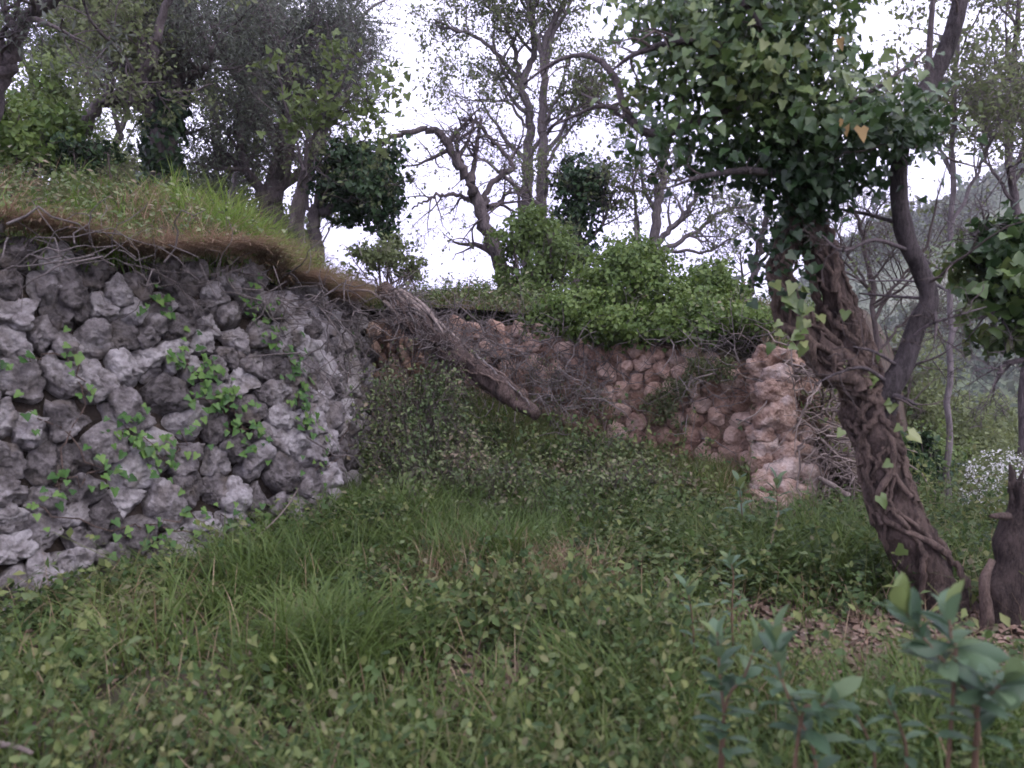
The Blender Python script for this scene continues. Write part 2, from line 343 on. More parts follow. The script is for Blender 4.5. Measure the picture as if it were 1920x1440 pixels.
# ------------------------------------------------------------------ terrain
A = np.array([-2.88, 4.35]); B = np.array([-1.52, 9.4]); MID = np.array([-1.48, 6.0]); d1 = nrm(MID-A); d2 = nrm(B-MID); n1 = np.array([-d1[1], d1[0]]); n2v = np.array([-d2[1], d2[0]])
C = np.array([-1.6, 9.45]); D = np.array([2.45, 7.0]); eB = nrm(D-C); nB = np.array([-eB[1], eB[0]]); LB = np.linalg.norm(D-C)
def sL_(x, y): return np.minimum((x-A[0])*n1[0]+(y-A[1])*n1[1], (x-MID[0])*n2v[0]+(y-MID[1])*n2v[1])
def sB_(x, y): return (x-C[0])*nB[0]+(y-C[1])*nB[1]
def tB_(x, y): return (x-C[0])*eB[0]+(y-C[1])*eB[1]
def z_low(x, y):
    x = np.asarray(x, float); y = np.asarray(y, float)
    z = .12*n2(x, y, .9, 3.1)+.13*np.maximum(n2(x, y, 1.5, 33.), -.1)*sm(2.2, 3.5, y)
    s = sL_(x, y); z = z-.05*sm(-1.0, 0, s)
    z = z+.22*np.exp(-(((x+.7)/1.3)**2+((y-8.3)/1.3)**2))
    z = z+.36*sm(-2.0, -.3, sB_(x, y))*sm(3.2, 1.6, tB_(x, y))+.1*sm(-2.0, -.3, sB_(x, y))*sm(5.0, 4, tB_(x, y))
    q = x-(3.3-.12*(np.clip(y, 2, 30)-4)); q = np.where(q > 0, q*q/(q+1.2), 0)
    z = z-13*(1-np.exp(-.42*q/13))
    R = np.hypot(x, y); th = np.where(y > 0, x/np.maximum(y, 1e-3), 9.0)
    H = np.interp(th, [.2, .3, .36, .43, .55, .66, 1.0, 2.0, 6, 9], [-16, -2, 17, 31, 44, 55, 72, 75, 34, 0])
    H = H+5*n2(x, y, .012, 9.)
    z = z+(H+13)*sm(100, 270, R)*sm(20, 60, x)
    z = z+sm(30, 120, R)*1.5*n2(x, y, .03, 5.)
    return z
def z_up(x, y):
    x = np.asarray(x, float); y = np.asarray(y, float)
    s = np.maximum(sL_(x, y)-.4, 0)
    z = 2.01-.02*np.clip(y-4.4, 0, 5)-.4*sm(-1.6, 2.2, x)+.08*np.clip(sB_(x, y), 0, 8)
    z = z+1.3*(1-np.exp(-s*.45/1.3))+.2*sm(.35, 1.3, sL_(x, y))*sm(6.2, 7.6, y)*sm(11.5, 9, y)*sm(4, 2.2, sL_(x, y))+.16*n2(x, y, 1.7, 55.)*sm(.1, .6, s)+.10*n2(x, y, .7, 1.7)
    z = z-.14*np.clip(y-15, 0, 100)-.05*np.clip(np.hypot(x, y)-18, 0, 200)
    zl = z_low(x, y)
    k = sm(5.6, 4.3, tB_(x, y)); k = np.where(sL_(x, y) > .3, np.maximum(k, sm(8, 5, tB_(x, y))), k)
    return zl*(1-k)+z*k
def is_up(x, y): return (sL_(x, y) > .40) | ((sB_(x, y) > .05) & (tB_(x, y) < 5.6))
def zg(x, y): return np.where(is_up(x, y), z_up(x, y), z_low(x, y))

def grid_mesh(name, xs, ys, zf, mat, keep=None):
    X, Y = np.meshgrid(xs, ys); Z = zf(X, Y)
    v = np.stack([X, Y, Z], -1).reshape(-1, 3); nx = len(xs); ny = len(ys)
    i = np.arange(nx*ny).reshape(ny, nx)
    q = np.stack([i[:-1, :-1], i[:-1, 1:], i[1:, 1:], i[1:, :-1]], -1).reshape(-1, 4)
    if keep is not None:
        k = keep(v[:, 0], v[:, 1]); q = q[k[q].all(1)]
    mb = MB(); mb.add(v, q); return mb.build(name, mat)
def axis(a, b, st, far, g=1.18):
    m = list(np.arange(a, b+1e-6, st)); s = st
    while m[-1] < far: s *= g; m.append(m[-1]+s)
    s = st
    while m[0] > -far: s *= g; m.insert(0, m[0]-s)
    return np.array(m)
g = grid_mesh('ground', axis(-8, 12, .3, 700), axis(-3, 22, .3, 700), z_low, M['soil']); tag(g, kind='structure')
g.data.materials.append(M['hill'])
co = np.zeros(len(g.data.polygons)*3, np.float32); g.data.polygons.foreach_get('center', co); co = co.reshape(-1, 3)
g.data.polygons.foreach_set('material_index', (np.hypot(co[:, 0], co[:, 1]) > 28).astype(np.int32))
g = grid_mesh('terrace_bank', np.arange(-22, 9, .28), np.arange(-4, 42, .28), z_up, M['soil'], is_up); tag(g, kind='structure')

# ------------------------------------------------------------------ dry stone walls
def clip_poly(poly, p, n):
    out_ = []
    for i in range(len(poly)):
        a = poly[i]; b = poly[(i+1) % len(poly)]; da = (a-p)@n; db = (b-p)@n
        if da <= 0: out_.append(a)
        if (da < 0 < db) or (db < 0 < da): out_.append(a+(b-a)*(da/(da-db)))
    return out_
def cells(seeds, box):
    seeds = np.array(seeds); res = []
    for i, s in enumerate(seeds):
        poly = [np.array(c, float) for c in ((box[0], box[2]), (box[1], box[2]), (box[1], box[3]), (box[0], box[3]))]
        d = np.linalg.norm((seeds-s), axis=1); o = np.argsort(d)[1:26]
        for j in o:
            m = (s+seeds[j])/2; poly = clip_poly(poly, m, nrm(seeds[j]-s))
            if len(poly) < 3: break
        res.append(np.array(poly) if len(poly) >= 3 else None)
    return res
def stone_mesh(poly, frame, seed, H, gap=-.006, na=34, nr=9, rough=.22, facets=3, fine=.045):
    """stone bulging out of a wall cell; frame(u,v)->(point, out normal)"""
    c = poly.mean(0); rel = poly-c
    th = np.arange(na)/na*2*np.pi; dirs = np.stack([np.cos(th), np.sin(th)], -1)
    rad = np.full(na, 9.)
    for k in range(len(rel)):
        a, b = rel[k], rel[(k+1) % len(rel)]; e = b-a; n = np.array([e[1], -e[0]]); n = n/(np.linalg.norm(n)+1e-9)
        dd = a@n
        if dd < 0: n = -n; dd = -dd
        den = dirs@n; rad = np.where(den > 1e-4, np.minimum(rad, dd/np.maximum(den, 1e-4)), rad)
    rad = np.minimum(rad, np.median(rad)*1.55)
    for _ in range(2): rad = (np.roll(rad, 1)+2*rad+np.roll(rad, -1))/4
    rad = np.maximum(rad-gap, .03)*1.02
    V = []
    rs = np.random.default_rng(seed); tilt = rs.normal(0, .25, 2)
    for k in range(nr+1):
        s = k/nr; pr = math.sin(s*math.pi/2)**.7; hh = math.cos(s*math.pi/2)**.6
        if k == nr: hh = -.55; pr = .95
        uv = dirs*(rad*pr)[:, None]
        V.append(np.concatenate([uv, (np.full(na, hh*H)+(uv@tilt)*max(hh, 0))[:, None]], 1))
    V = np.array(V).reshape(-1, 3); sz = float(np.median(rad))
    q3 = V/np.array([sz, sz, H])
    for k in range(facets):      # broken faces: flatten what sticks out of random planes
        n_ = rs.normal(size=3); n_[2] = abs(n_[2])*.9; n_ /= np.linalg.norm(n_); ex = q3@n_-rs.uniform(.5, .8)
        q3 = q3-np.maximum(ex, 0)[:, None]*n_*.92
    V = q3*np.array([sz, sz, H])
    P, n, tu, tv = frame(c[0], c[1])
    W = P+V[:, :1]*tu+V[:, 1:2]*tv+V[:, 2:]*n
    nz = fbm(W*(1.0/sz)*1.1+seed*3.1, 3)[:, None]; nz2 = fbm(W*17+seed, 4)[:, None]; pits = -np.abs(fbm(W*30+seed*2, 3))[:, None]
    dirv = nrm(W-(P-n*H*.4)); amp = np.where(V[:, 2:] > -.1*H, 1, .3)
    W = W+dirv*(nz*rough*sz*1.5+nz2*fine+(pits+.2)*fine*1.3)*amp
    i = np.arange((nr+1)*na).reshape(nr+1, na); a = i[:-1]; b = np.roll(a, -1, 1); cc = i[1:]; d = np.roll(cc, -1, 1)
    q = np.stack([a, cc, d, b], -1).reshape(-1, 4)
    return W, q, P
def put_piece(name, W, q, P, mat, parent):
    me = bpy.data.meshes.new(name); loc = P-np.array(parent.location)
    me.from_pydata((W-P).tolist(), [], q.tolist()); me.polygons.foreach_set('use_smooth', np.ones(len(q), bool)); me.materials.append(mat)
    o = bpy.data.objects.new(name, me); o.location = loc; COL.link(o); o.parent = parent; return o

# --- the terrace wall on the left
BAT = .22
_cp = np.vstack([A-d1*4, A-d1*2, A, A*.4+MID*.6, MID*1.0-d1*.12, MID+d2*.35, MID*.6+B*.4, B, B+d2*1])
_pp = spline(np.column_stack([_cp, np.zeros(len(_cp))]), 400)[:, :2]; _al = np.concatenate([[0], np.cumsum(np.linalg.norm(np.diff(_pp, axis=0), axis=1))]); _al -= _al[np.argmin(np.linalg.norm(_pp-A, axis=1))]
_tg = nrm(np.gradient(_pp, axis=0))
def frL(u, v):
    b_ = np.array([np.interp(u, _al, _pp[:, 0]), np.interp(u, _al, _pp[:, 1])]); tg_ = nrm(np.array([np.interp(u, _al, _tg[:, 0]), np.interp(u, _al, _tg[:, 1])])); ni = np.array([-tg_[1], tg_[0]])
    p = np.array([*b_, v]); p[:2] += ni*(BAT*v+.04*math.sin(u*1.7))
    n = nrm(np.array([-ni[0], -ni[1], BAT])); tu = np.array([*tg_, 0.]); return p, n, tu, np.cross(n, tu)
_gu = np.linspace(-2, 6, 330); _gv = np.linspace(-.3, 2.3, 105); _G = np.array([[frL(u, v)[0] for v in _gv] for u in _gu])
_dp = _G[..., 1]*CP-(_G[..., 2]-CAMZ)*SP; _px = 960+_G[..., 0]/_dp*F; _py = 720-(_G[..., 1]*SP+(_G[..., 2]-CAMZ)*CP)/_dp*F
def toUVL(px_, py_):
    d_ = (_px-px_)**2+(_py-py_)**2; i_, j_ = np.unravel_index(np.argmin(d_), d_.shape); return _gu[i_], _gv[j_]
traced = [(42,484),(27,530),(77,538),(125,527),(100,494),(173,509),(223,486),(254,538),(223,552),(242,588),(154,575),(196,577),(117,600),(29,594),(83,627),(123,640),(173,640),(225,632),(273,617),(33,650),(112,696),(183,705),(235,688),(277,680),(40,711),
(353,567),(380,580),(357,532),(311,520),(295,574),(424,597),(405,553),(467,534),(332,615),(388,615),(378,642),(440,638),(474,624),(424,663),(478,680),(513,695),(453,722),(409,688),(311,740),(374,688),(397,736),(490,749),(520,738),(467,772),(530,578),(488,568),(426,524),(570,615),(530,642),
(50,803),(133,799),(240,770),(188,843),(12,866),(19,918),(81,878),(133,874),(148,918),(238,893),(240,939),(88,945),(83,987),(142,976),(188,976),(250,991),(4,799),(8,980),
(350,792),(524,780),(511,821),(557,821),(351,857),(303,836),(405,869),(401,913),(438,923),(472,865),(524,886),(613,940),(645,913),(588,907),(551,965),(509,961),(357,927),(380,980),(307,948),(422,980),(488,930),(613,996),(555,990),(624,792),(659,823),(618,861),(665,875),(440,844),
(597,612),(645,612),(557,650),(610,646),(620,683),(705,662),(720,692),(645,677),(703,635),(645,719),(620,715),(610,787),(664,777),(697,760),(551,746),(682,667),(712,737),(574,594),(618,587),
(78,1080),(20,1100),(12,1024),(135,1015),(125,1050),(208,1057),(177,1088),(281,1078)]
UL = 5.75; seeds = []
for (a, b) in traced:
    u, v = toUVL(a, b)
    if -.1 < v < 2.2 and u < UL and all(math.hypot(u-s_[0], v-s_[1]) > .1 for s_ in seeds): seeds.append((u, v))
r0 = random.Random(5)
for k in range(14000):
    u = r0.uniform(-1.3, UL); v = r0.uniform(-.25, 2.2); dm = .18+.1*r0.random()
    if all(math.hypot(u-s_[0], v-s_[1]) > dm for s_ in seeds): seeds.append((u, v))
wl = thing('dry_stone_wall', 'grey dry stone terrace wall of rough limestone blocks with ivy on its face', 'stone wall', (A[0], A[1], 0))
topL = lambda u: 2.1-.03*u+.05*math.sin(u*1.3)+.06*math.sin(u*3.7+1)
todo = []
for k, (s_, poly) in enumerate(zip(seeds, cells(seeds, (-1.4, UL+.1, -.35, 2.35)))):
    if poly is None: continue
    cc_ = poly.mean(0)
    if cc_[1] > topL(cc_[0])-.03: continue
    W, q, P = stone_mesh(poly, frL, k+1, H=min(.45*float(min(np.ptp(poly, axis=0))), .12)*(.65+.6*r0.random()))
    todo.append((float(np.linalg.norm(P-np.array([0, 0, CAMZ]))), k, W, q, P))
todo.sort(key=lambda e: e[0]); mrest = MB()
for j, (_, k, W, q, P) in enumerate(todo):
    if j < 300: put_piece('stone', W, q, P, M['stone'], wl)
    else: mrest.add(W, q)
o = mrest.build('far_stones', M['stone'], wl)
if o: o['kind'] = 'stuff'
# earth core behind the stones
mb = MB(); us = np.linspace(-1.4, UL+.1, 60); vs_ = np.linspace(-.4, 1, 14)
V = []
for u in us:
    for v in vs_:
        vv = v if v < 0 else v*(topL(u)-.02); p, n, _, _ = frL(u, vv); V.append(p-n*(.062-.02*math.sin(u*9+vv*7)))
    for kk in range(1, 5): p, n, _, _ = frL(u, topL(u)-.02); V.append(np.array([p[0]-n[0]*kk*.14, p[1]-n[1]*kk*.14, p[2]+.02*kk]))
V = np.array(V); m_ = len(vs_)+4; i = np.arange(len(us)*m_).reshape(len(us), m_)
mb.add(V, np.stack([i[:-1, :-1], i[1:, :-1], i[1:, 1:], i[:-1, 1:]], -1).reshape(-1, 4)); mb.build('earth_core', M['core'], wl)

# --- the ruined wall at the back
def topB(t): return float(np.interp(t, [0, 1.5, 3, 4.2, 5], [1.8, 1.66, 1.48, 1.36, 1.3]))+.06*math.sin(t*4)
def frB(u, v):
    p = np.array([*(C+eB*u), v]); p[:2] += nB*(.05*v+.04*math.sin(u*2.1)); n = nrm(np.array([-nB[0], -nB[1], .05])); tu = np.array([*eB, 0.])
    return p, n, tu, np.cross(n, tu)
wb = thing('ruined_stone_wall', 'low ruined wall of small pinkish stones ending in a broken ochre pier', 'stone wall', (D[0], D[1], 0))
seeds = []
for k in range(14000):
    u = r0.uniform(-.2, LB+.05); v = r0.uniform(-.1, 1.85); dm = .12+.06*r0.random()+.04*(math.sin(u*2.3+v*3) > .3)
    if all(math.hypot((u-s[0])*.85, v-s[1]) > dm for s in seeds): seeds.append((u, v))
nst = 0
order = sorted(range(len(seeds)), key=lambda j: -seeds[j][0])
cl = cells(seeds, (-.3, LB, -.2, 1.9))
for k in order:
    poly = cl[k]
    if poly is None or nst >= 298: continue
    cc_ = poly.mean(0)
    if cc_[1] > topB(cc_[0]): continue
    ext = np.ptp(poly, axis=0)
    W, q, P = stone_mesh(poly, frB, k+900, H=.055*(.4+1.0*r0.random()), gap=-.006, na=20, nr=6, rough=.22, facets=5, fine=.02)
    put_piece('stone', W, q, P, M['pink'], wb); nst += 1
mb = MB(); us = np.linspace(-.3, LB, 50); vs_ = np.linspace(-.3, 1, 12); V = []
for u in us:
    for v in vs_:
        vv = v if v < 0 else v*topB(u); p, n, _, _ = frB(u, vv); V.append(p-n*(.018+.01*math.sin(u*11+vv*13)))
    for kk in range(1, 5): p, n, _, _ = frB(u, topB(u)); V.append(np.array([p[0]+nB[0]*kk*.13, p[1]+nB[1]*kk*.13, p[2]+.01*kk]))
V = np.array(V); m_ = len(vs_)+4; i = np.arange(len(us)*m_).reshape(len(us), m_)
mb.add(V, np.stack([i[:-1, :-1], i[1:, :-1], i[1:, 1:], i[:-1, 1:]], -1).reshape(-1, 4)); mb.build('earth_mortar', M['mortar'], wb)
def lump(c, r, seed, rough=.25, na=28, nr=18):
    th = np.linspace(0, np.pi, nr)[:, None]; ph = (np.arange(na)/na*2*np.pi)[None]
    d = np.stack([np.sin(th)*np.cos(ph), np.sin(th)*np.sin(ph), np.cos(th)*np.ones_like(ph)], -1).reshape(-1, 3)
    d2 = np.sign(d)*np.abs(d)**.8; rs = np.random.default_rng(int(seed*100))
    for k in range(9):
        n_ = nrm(rs.normal(size=3)); ex = d2@n_-rs.uniform(.68, .95); d2 = d2-np.maximum(ex, 0)[:, None]*n_*.9
    m = 1+rough*1.6*fbm(d*1.5+seed*5.3, 3)+.22*fbm(d*4+seed, 4)-.12*np.abs(fbm(d*9+seed, 3))
    rot = np.array(Euler((.25*math.sin(seed*7), .25*math.sin(seed*3), seed)).to_matrix())
    W = (d2*m[:, None]*np.array(r))@rot.T+c
    i = np.arange(nr*na).reshape(nr, na); a = i[:-1]; b = np.roll(a, -1, 1); cc = i[1:]; dd = np.roll(cc, -1, 1)
    return W, np.stack([a, cc, dd, b], -1).reshape(-1, 4)
pier = [(1445,672,.17,.09,7.05),(1425,690,.12,.07,7.05),(1450,706,.17,.075,7.0),(1456,738,.2,.095,6.95),(1425,742,.12,.08,7.05),(1448,781,.2,.13,6.93),(1428,812,.14,.06,6.92),(1462,815,.15,.075,6.95),(1498,826,.13,.1,7.0),
 (1440,842,.17,.08,6.92),(1478,850,.17,.1,6.88),(1512,862,.13,.1,6.95),(1428,872,.13,.09,6.88),(1462,885,.2,.11,6.82),(1503,893,.17,.11,6.82),(1530,905,.13,.1,6.9),(1440,912,.18,.09,6.76),(1480,925,.2,.1,6.72),(1520,930,.16,.09,6.76),(1425,940,.16,.07,6.66),(1465,952,.18,.07,6.6),(1400,952,.12,.06,6.6),(1510,950,.16,.07,6.66),
 (1330,945,.1,.05,6.6),(1290,950,.09,.05,6.6),(1545,800,.09,.08,7.1),(1530,770,.09,.09,7.15)]
for k, (a, b, rx, rz, Y) in enumerate(pier):
    c = at(a, b, Y); W, q = lump(c, (rx*.92, rx*.92, rz*1.6), k+1.7)
    put_piece('pier_stone', W, q, c, M['pier'], wb)
for k in range(16):      # the rough fill that packs the pier behind its face stones
    z = .05+k*.085; c = np.array([D[0]+.12+.1*math.sin(k*2.2), D[1]+.22+.06*math.cos(k*3), z]); W, q = lump(c, (.22, .24, .1), k+40.)
    put_piece('pier_fill_stone', W, q, c, M['pink'], wb)

# ------------------------------------------------------------------ trees
def pxpath(pts, Y, Y2=None):
    n = len(pts); Y2 = Y if Y2 is None else Y2
    return np.array([at(p[0], p[1], (Y+(Y2-Y)*k/max(n-1, 1)) if len(p) < 3 else p[2]) for k, p in enumerate(pts)])
def tree(name, label, paths, lv, leaf=None, bark='bark', cat='tree', group=None, rough=.12, seg0=12, extra=None, twigmat=None, foot=True):
    """paths: [(pixel path, Y, Y2, r0, r1)], first one is the trunk"""
    P0 = pxpath(paths[0][0], paths[0][1], paths[0][2])
    gz = float(zg(P0[0, 0], P0[0, 1])); base = np.array([P0[0, 0], P0[0, 1], gz])
    t = thing(name, label, cat, base, group)
    polyP = []; polyR = []
    for k, (pp, Y, Y2, ra, rb) in enumerate(paths):
        P = pxpath(pp, Y, Y2)
        if k == 0 and foot and P[0, 2] > gz-.1: P = np.vstack([[P[0, 0], P[0, 1], gz-.25], P])
        K = max(10, 5*len(P)); S = spline(P, K)
        S[1:-1] += rng.normal(0, .012, (K-2, 3))*(1+ra*4)
        R = np.linspace(ra, rb, K)
        if k == 0: R[:4] *= np.array([1.5, 1.3, 1.12, 1.04])
        mb = MB(); tubes(mb, S, R, seg=seg0 if ra > .04 else 8, rough=rough, freq=2.2/max(ra, .03)*.6, cap=True)
        mb.build('trunk' if k == 0 else 'limb', M[bark], t)
        Ku = 12; ii = np.linspace(0, K-1, Ku).astype(int); polyP.append(S[ii]); polyR.append(R[ii])
    P = np.array(polyP); R = np.array(polyR); tw = MB(); last = P; alltw = []
    for q, kw in enumerate(lv):
        P, R = kids(P, R, **kw); last = P; alltw.append(P)
        tubes(tw, P, np.maximum(R, .0022), seg=5 if q == 0 else 3)
    tw.build('branches', M[twigmat or bark], t)['kind'] = 'stuff'
    if leaf:
        lm = MB(); n = leaf['n']
        src = np.concatenate([x.reshape(-1, x.shape[1], 3)[:, [0, x.shape[1]//2, -1]] for x in alltw[-2:]]) if len(alltw) > 1 else last
        p, tg = along(last, n, leaf.get('jit', .04), .05)
        if 'cl' in leaf:    # gather leaves into clumps
            cn = leaf['cl']; cp, _ = along(last, cn, .02, .3); ci = rng.integers(0, cn, n)
            p = cp[ci]+rng.normal(size=(n, 3))*leaf['cr']*np.array([1, 1, .75]); tg = rdir(n)
        fw = nrm(tg*.4+rdir(n)+np.array([0, 0, leaf.get('droop', -.2)])); no = nrm(rdir(n)*.8+np.array([0, 0, .7]))
        leaves(lm, p, leaf['s']*(.55+.9*rng.random(n)), fw, no, leaf.get('t', 'dia'))
        lm.build('crown', M[leaf['m']], t, smooth=False)
    if extra: extra(t, polyP, polyR)
    return t

LV_A = [dict(n=9, ratio=.42, spread=.85, up=.25, wander=.25, K=7, tmin=.3), dict(n=7, ratio=.5, spread=.9, up=.1, wander=.3, K=6, tmin=.15), dict(n=5, ratio=.5, spread=.9, up=0, wander=.3, K=4, tmin=.15)]
def LV(n0, n1, n2, r0=.42, up=.25, tm=.3, grav=0.0, lm=.7):
    return [dict(n=n0, ratio=r0, spread=.85, up=up, wander=.2, K=8, tmin=tm, lmin=lm), dict(n=n1, ratio=.55, spread=.9, up=up*.3, wander=.26, K=5, tmin=.15, gravity=grav, lmin=lm*.55),
            dict(n=n2, ratio=.5, spread=.9, up=0, wander=.3, K=3, tmin=.15, gravity=grav, lmin=lm*.28)]
def ivy_mass(mb, blobs, n, size, tmpl='ivy', rb=None, shell=.75, hang=.3):
    """leaves in a thick uneven shell over ellipsoid blobs (cx,cy,cz,rx,ry,rz)"""
    bl = np.array(blobs, float); wts = (bl[:, 3]*bl[:, 5]+bl[:, 3]*bl[:, 4]); wts /= wts.sum()
    ns_ = max(n//22, 12); i = rng.choice(len(bl), ns_, p=wts); d = rdir(ns_)
    rad = shell+(1.12-shell)*rng.random(ns_)**.6; rad = rad*(1+.75*fbm(d*1.9+i[:, None]*7.7, 3))
    cen = bl[i, :3]+d*bl[i, 3:6]*rad[:, None]; mr = bl[i, 3:6].mean(1)
    j = rng.integers(0, ns_, n); d = d[j]
    p = cen[j]+rng.normal(size=(n, 3))*np.minimum(mr[j]*.17, .13)[:, None]*np.array([1, 1, .7])
    no = nrm(d*np.array([1, 1, .8])+rdir(n)*.6+np.array([0, 0, .35])); fw = nrm(np.array([0, 0, -1.])*hang+rdir(n)*.8)
    r = np.clip(rng.random(ns_)[j]*.6+.4*rng.random(n), 0, 1)
    leaves(mb, p, size*(.55+.8*rng.random(n)), fw, no, tmpl, r if rb is None else rb(p, r))
    return p

# left side of the terrace
tree('olive_tree', 'dark crooked branch of an olive tree reaching in at the upper left corner', [([(-70, 330), (-25, 235), (4, 150), (22, 105), (45, 42), (105, -5), (190, -60)], 6.6, 6.2, .085, .035), ([(22, 105), (-10, 60), (-60, 20)], 6.5, 6.4, .04, .02), ([(24, 50), (10, 20), (-5, -20)], 6.4, 6.4, .03, .015)],
     LV(6, 6, 4, .3), dict(n=2500, s=.07, m='olive', t='lance', jit=.04), 'bark', group='olive trees on the terrace')
tree('bent_tree', 'thin bent tree with an elbow in its trunk leaning right above the grassy bank', [([(145, 285), (165, 225), (190, 188), (238, 175), (268, 137), (288, 95), (298, 45), (322, -20)], 9, 8.6, .075, .04), ([(190, 190), (205, 150), (202, 100), (215, 40)], 9, 9.2, .025, .01), ([(225, 262), (214, 195), (208, 130), (228, 80), (205, 30)], 9.3, 9.3, .03, .015)],
     LV(8, 7, 4, .35), dict(n=6000, s=.06, m='pale', jit=.05), 'bark')
def ivysleeve(n, size, lo, hi, th=.12, mat='ivydark', idx=0, name='ivy'):
    def fn(t, P, R):
        p, r = P[idx], R[idx]; m = MB(); x = (lo+(hi-lo)*rng.random(n))*(len(p)-1); j = np.minimum(x.astype(int), len(p)-2); f = (x-j)[:, None]
        c = p[j]*(1-f)+p[j+1]*f; d = rdir(n); d[:, 2] *= .3; d = nrm(d)
        q = c+d*(r[j]+th*rng.random(n)*(.6+.6*vnoise(c*4)))[:, None]
        leaves(m, q, size*(.6+.7*rng.random(n)), nrm(np.array([0, 0, -1.])*.6+rdir(n)*.6), nrm(d+rdir(n)*.4), 'ivy'); m.build(name, M[mat], t, smooth=False)
    return fn
tree('ivy_trunk_tree', 'forked olive tree whose trunk foot is sleeved in dark ivy', [([(298, 345), (305, 260), (318, 175), (322, 150)], 10, 10, .2, .15), ([(320, 160), (292, 118), (282, 60), (272, -20)], 10, 9.8, .12, .06), ([(322, 155), (338, 105), (346, 40), (352, -30)], 10, 10.2, .12, .06), ([(335, 150), (368, 138), (392, 122), (402, 85), (440, 40)], 10, 9.7, .06, .02)],
     LV(8, 8, 5, .5, .35), dict(n=17000, s=.06, m='olive', t='lance', jit=.12), 'bark', group='olive trees on the terrace', extra=ivysleeve(1400, .09, 0, .75, .2))
tree('olive_tree', 'broad olive tree with a dense grey crown at top left and splayed stems', [([(512, 425), (508, 385), (525, 320), (542, 235), (520, 150), (500, 60), (490, -30)], 11, 11, .2, .06), ([(508, 410), (488, 360), (462, 312), (445, 250)], 11, 10.6, .1, .04), ([(538, 250), (562, 170), (578, 100), (590, 0)], 11, 11.3, .09, .04), ([(525, 300), (560, 240), (600, 150), (640, 70)], 11, 10.8, .06, .02), ([(530, 300), (480, 200), (430, 110), (390, 30)], 11, 11, .07, .03)],
     LV(9, 8, 6, .42, .3), dict(n=30000, s=.065, m='olive', t='lance', jit=.16), 'bark', group='olive trees on the terrace')
tree('olive_tree', 'olive tree leaning right with silvery foliage against the bright sky gap', [([(560, 400), (585, 300), (610, 200), (630, 90), (640, -20)], 13, 13, .14, .05), ([(600, 240), (640, 160), (670, 80)], 13, 13, .06, .02), ([(590, 290), (560, 200), (555, 90)], 13, 13, .06, .03)],
     LV(8, 8, 5, .4, .25), dict(n=15000, s=.07, m='olive', t='lance', jit=.15), 'bark', group='olive trees on the terrace')
def vineleaves(t, P, R):
    m = MB(); cl = [at(*c) for c in ((600, 190, 9), (640, 215, 9), (690, 205, 9), (660, 170, 9), (580, 215, 9), (700, 240, 8.9), (560, 175, 9), (620, 90, 9.2), (632, 120, 9.2), (545, 235, 9), (520, 120, 9.2), (725, 135, 9.1), (715, 180, 9))]
    for c in cl:
        n = 46; p = c+rng.normal(size=(n, 3))*np.array([.14, .12, .1]); leaves(m, p, .085*(.6+.7*rng.random(n)), rdir(n)+np.array([0, 0, -.4]), rdir(n)+np.array([0, -.4, .8]), 'ivy')
    m.build('large_leaves', M['spring'], t, smooth=False)
tree('maple_sapling', 'slender sapling with large fresh green leaves in front of the olive crown', [([(545, 430), (560, 340), (590, 250), (640, 215), (690, 205)], 9.4, 9, .035, .012), ([(590, 250), (615, 170), (632, 100)], 9.2, 9.2, .02, .008), ([(570, 320), (545, 230), (522, 125)], 9.2, 9.2, .02, .008)],
     LV(5, 4, 2, .3), None, 'bark', extra=vineleaves)
def darkball(t, P, R):
    m = MB(); bl = [(*at(680, 340, 10.6), .55, .6, .45), (*at(640, 315, 10.6), .35, .4, .3), (*at(715, 400, 10.6), .28, .35, .33), (*at(650, 390, 10.8), .3, .3, .3), (*at(725, 340, 10.5), .22, .3, .38), (*at(690, 290, 10.6), .35, .35, .18)]
    ivy_mass(m, bl, 6000, .08, 'dia5', shell=.1); m.build('ivy_crown', M['ivydark'], t, smooth=False)
tree('ivy_clad_tree', 'small tree with a round dark ivy crown beside the sky gap on the terrace', [([(592, 455), (588, 415), (600, 372), (625, 340), (660, 320)], 10.6, 10.6, .1, .05), ([(600, 400), (625, 385), (650, 360), (690, 350)], 10.6, 10.6, .06, .03), ([(596, 440), (580, 400), (570, 340), (575, 300)], 10.6, 10.6, .05, .02)],
     LV(6, 6, 3, .35), dict(n=1500, s=.06, m='pale', jit=.05), 'bark', extra=darkball)
# slender background trees, left
for k, (xb, yb, xt, yt, Y, nl, lab) in enumerate([(60, 300, 40, -40, 15, 9000, 'pale leafed slender tree behind the corner branch, leftmost of the thin trees'), (120, 300, 150, -40, 16, 9000, 'slender young green tree behind the elbow of the bent tree'), (215, 310, 240, -20, 15.5, 8000, 'thin upright tree just left of the ivy sleeved trunk'),
        (400, 380, 395, -20, 15, 9000, 'thin straight tree between the ivy sleeved trunk and the broad olive'), (430, 390, 470, 30, 13.5, 7000, 'small leafy tree tight against the left side of the broad olive')]):
    tree('slender_tree', lab, [([(xb, yb), ((xb*2+xt)/3+12, (yb*2+yt)/3), ((xb+xt*2)/3-10, (yb+2*yt)/3), (xt, yt)], Y, Y, .075, .02), ([((xb*2+xt)/3+12, (yb*2+yt)/3), (xb+60, (yb+yt)/2-20), (xb+75, yt+20)], Y, Y, .035, .012)],
         LV(11, 8, 5, .3, .5, .15), dict(n=nl, s=.075, m='spring' if k in (0, 1) else 'pale', jit=.07), 'bark_grey', group='slender trees behind the bank')
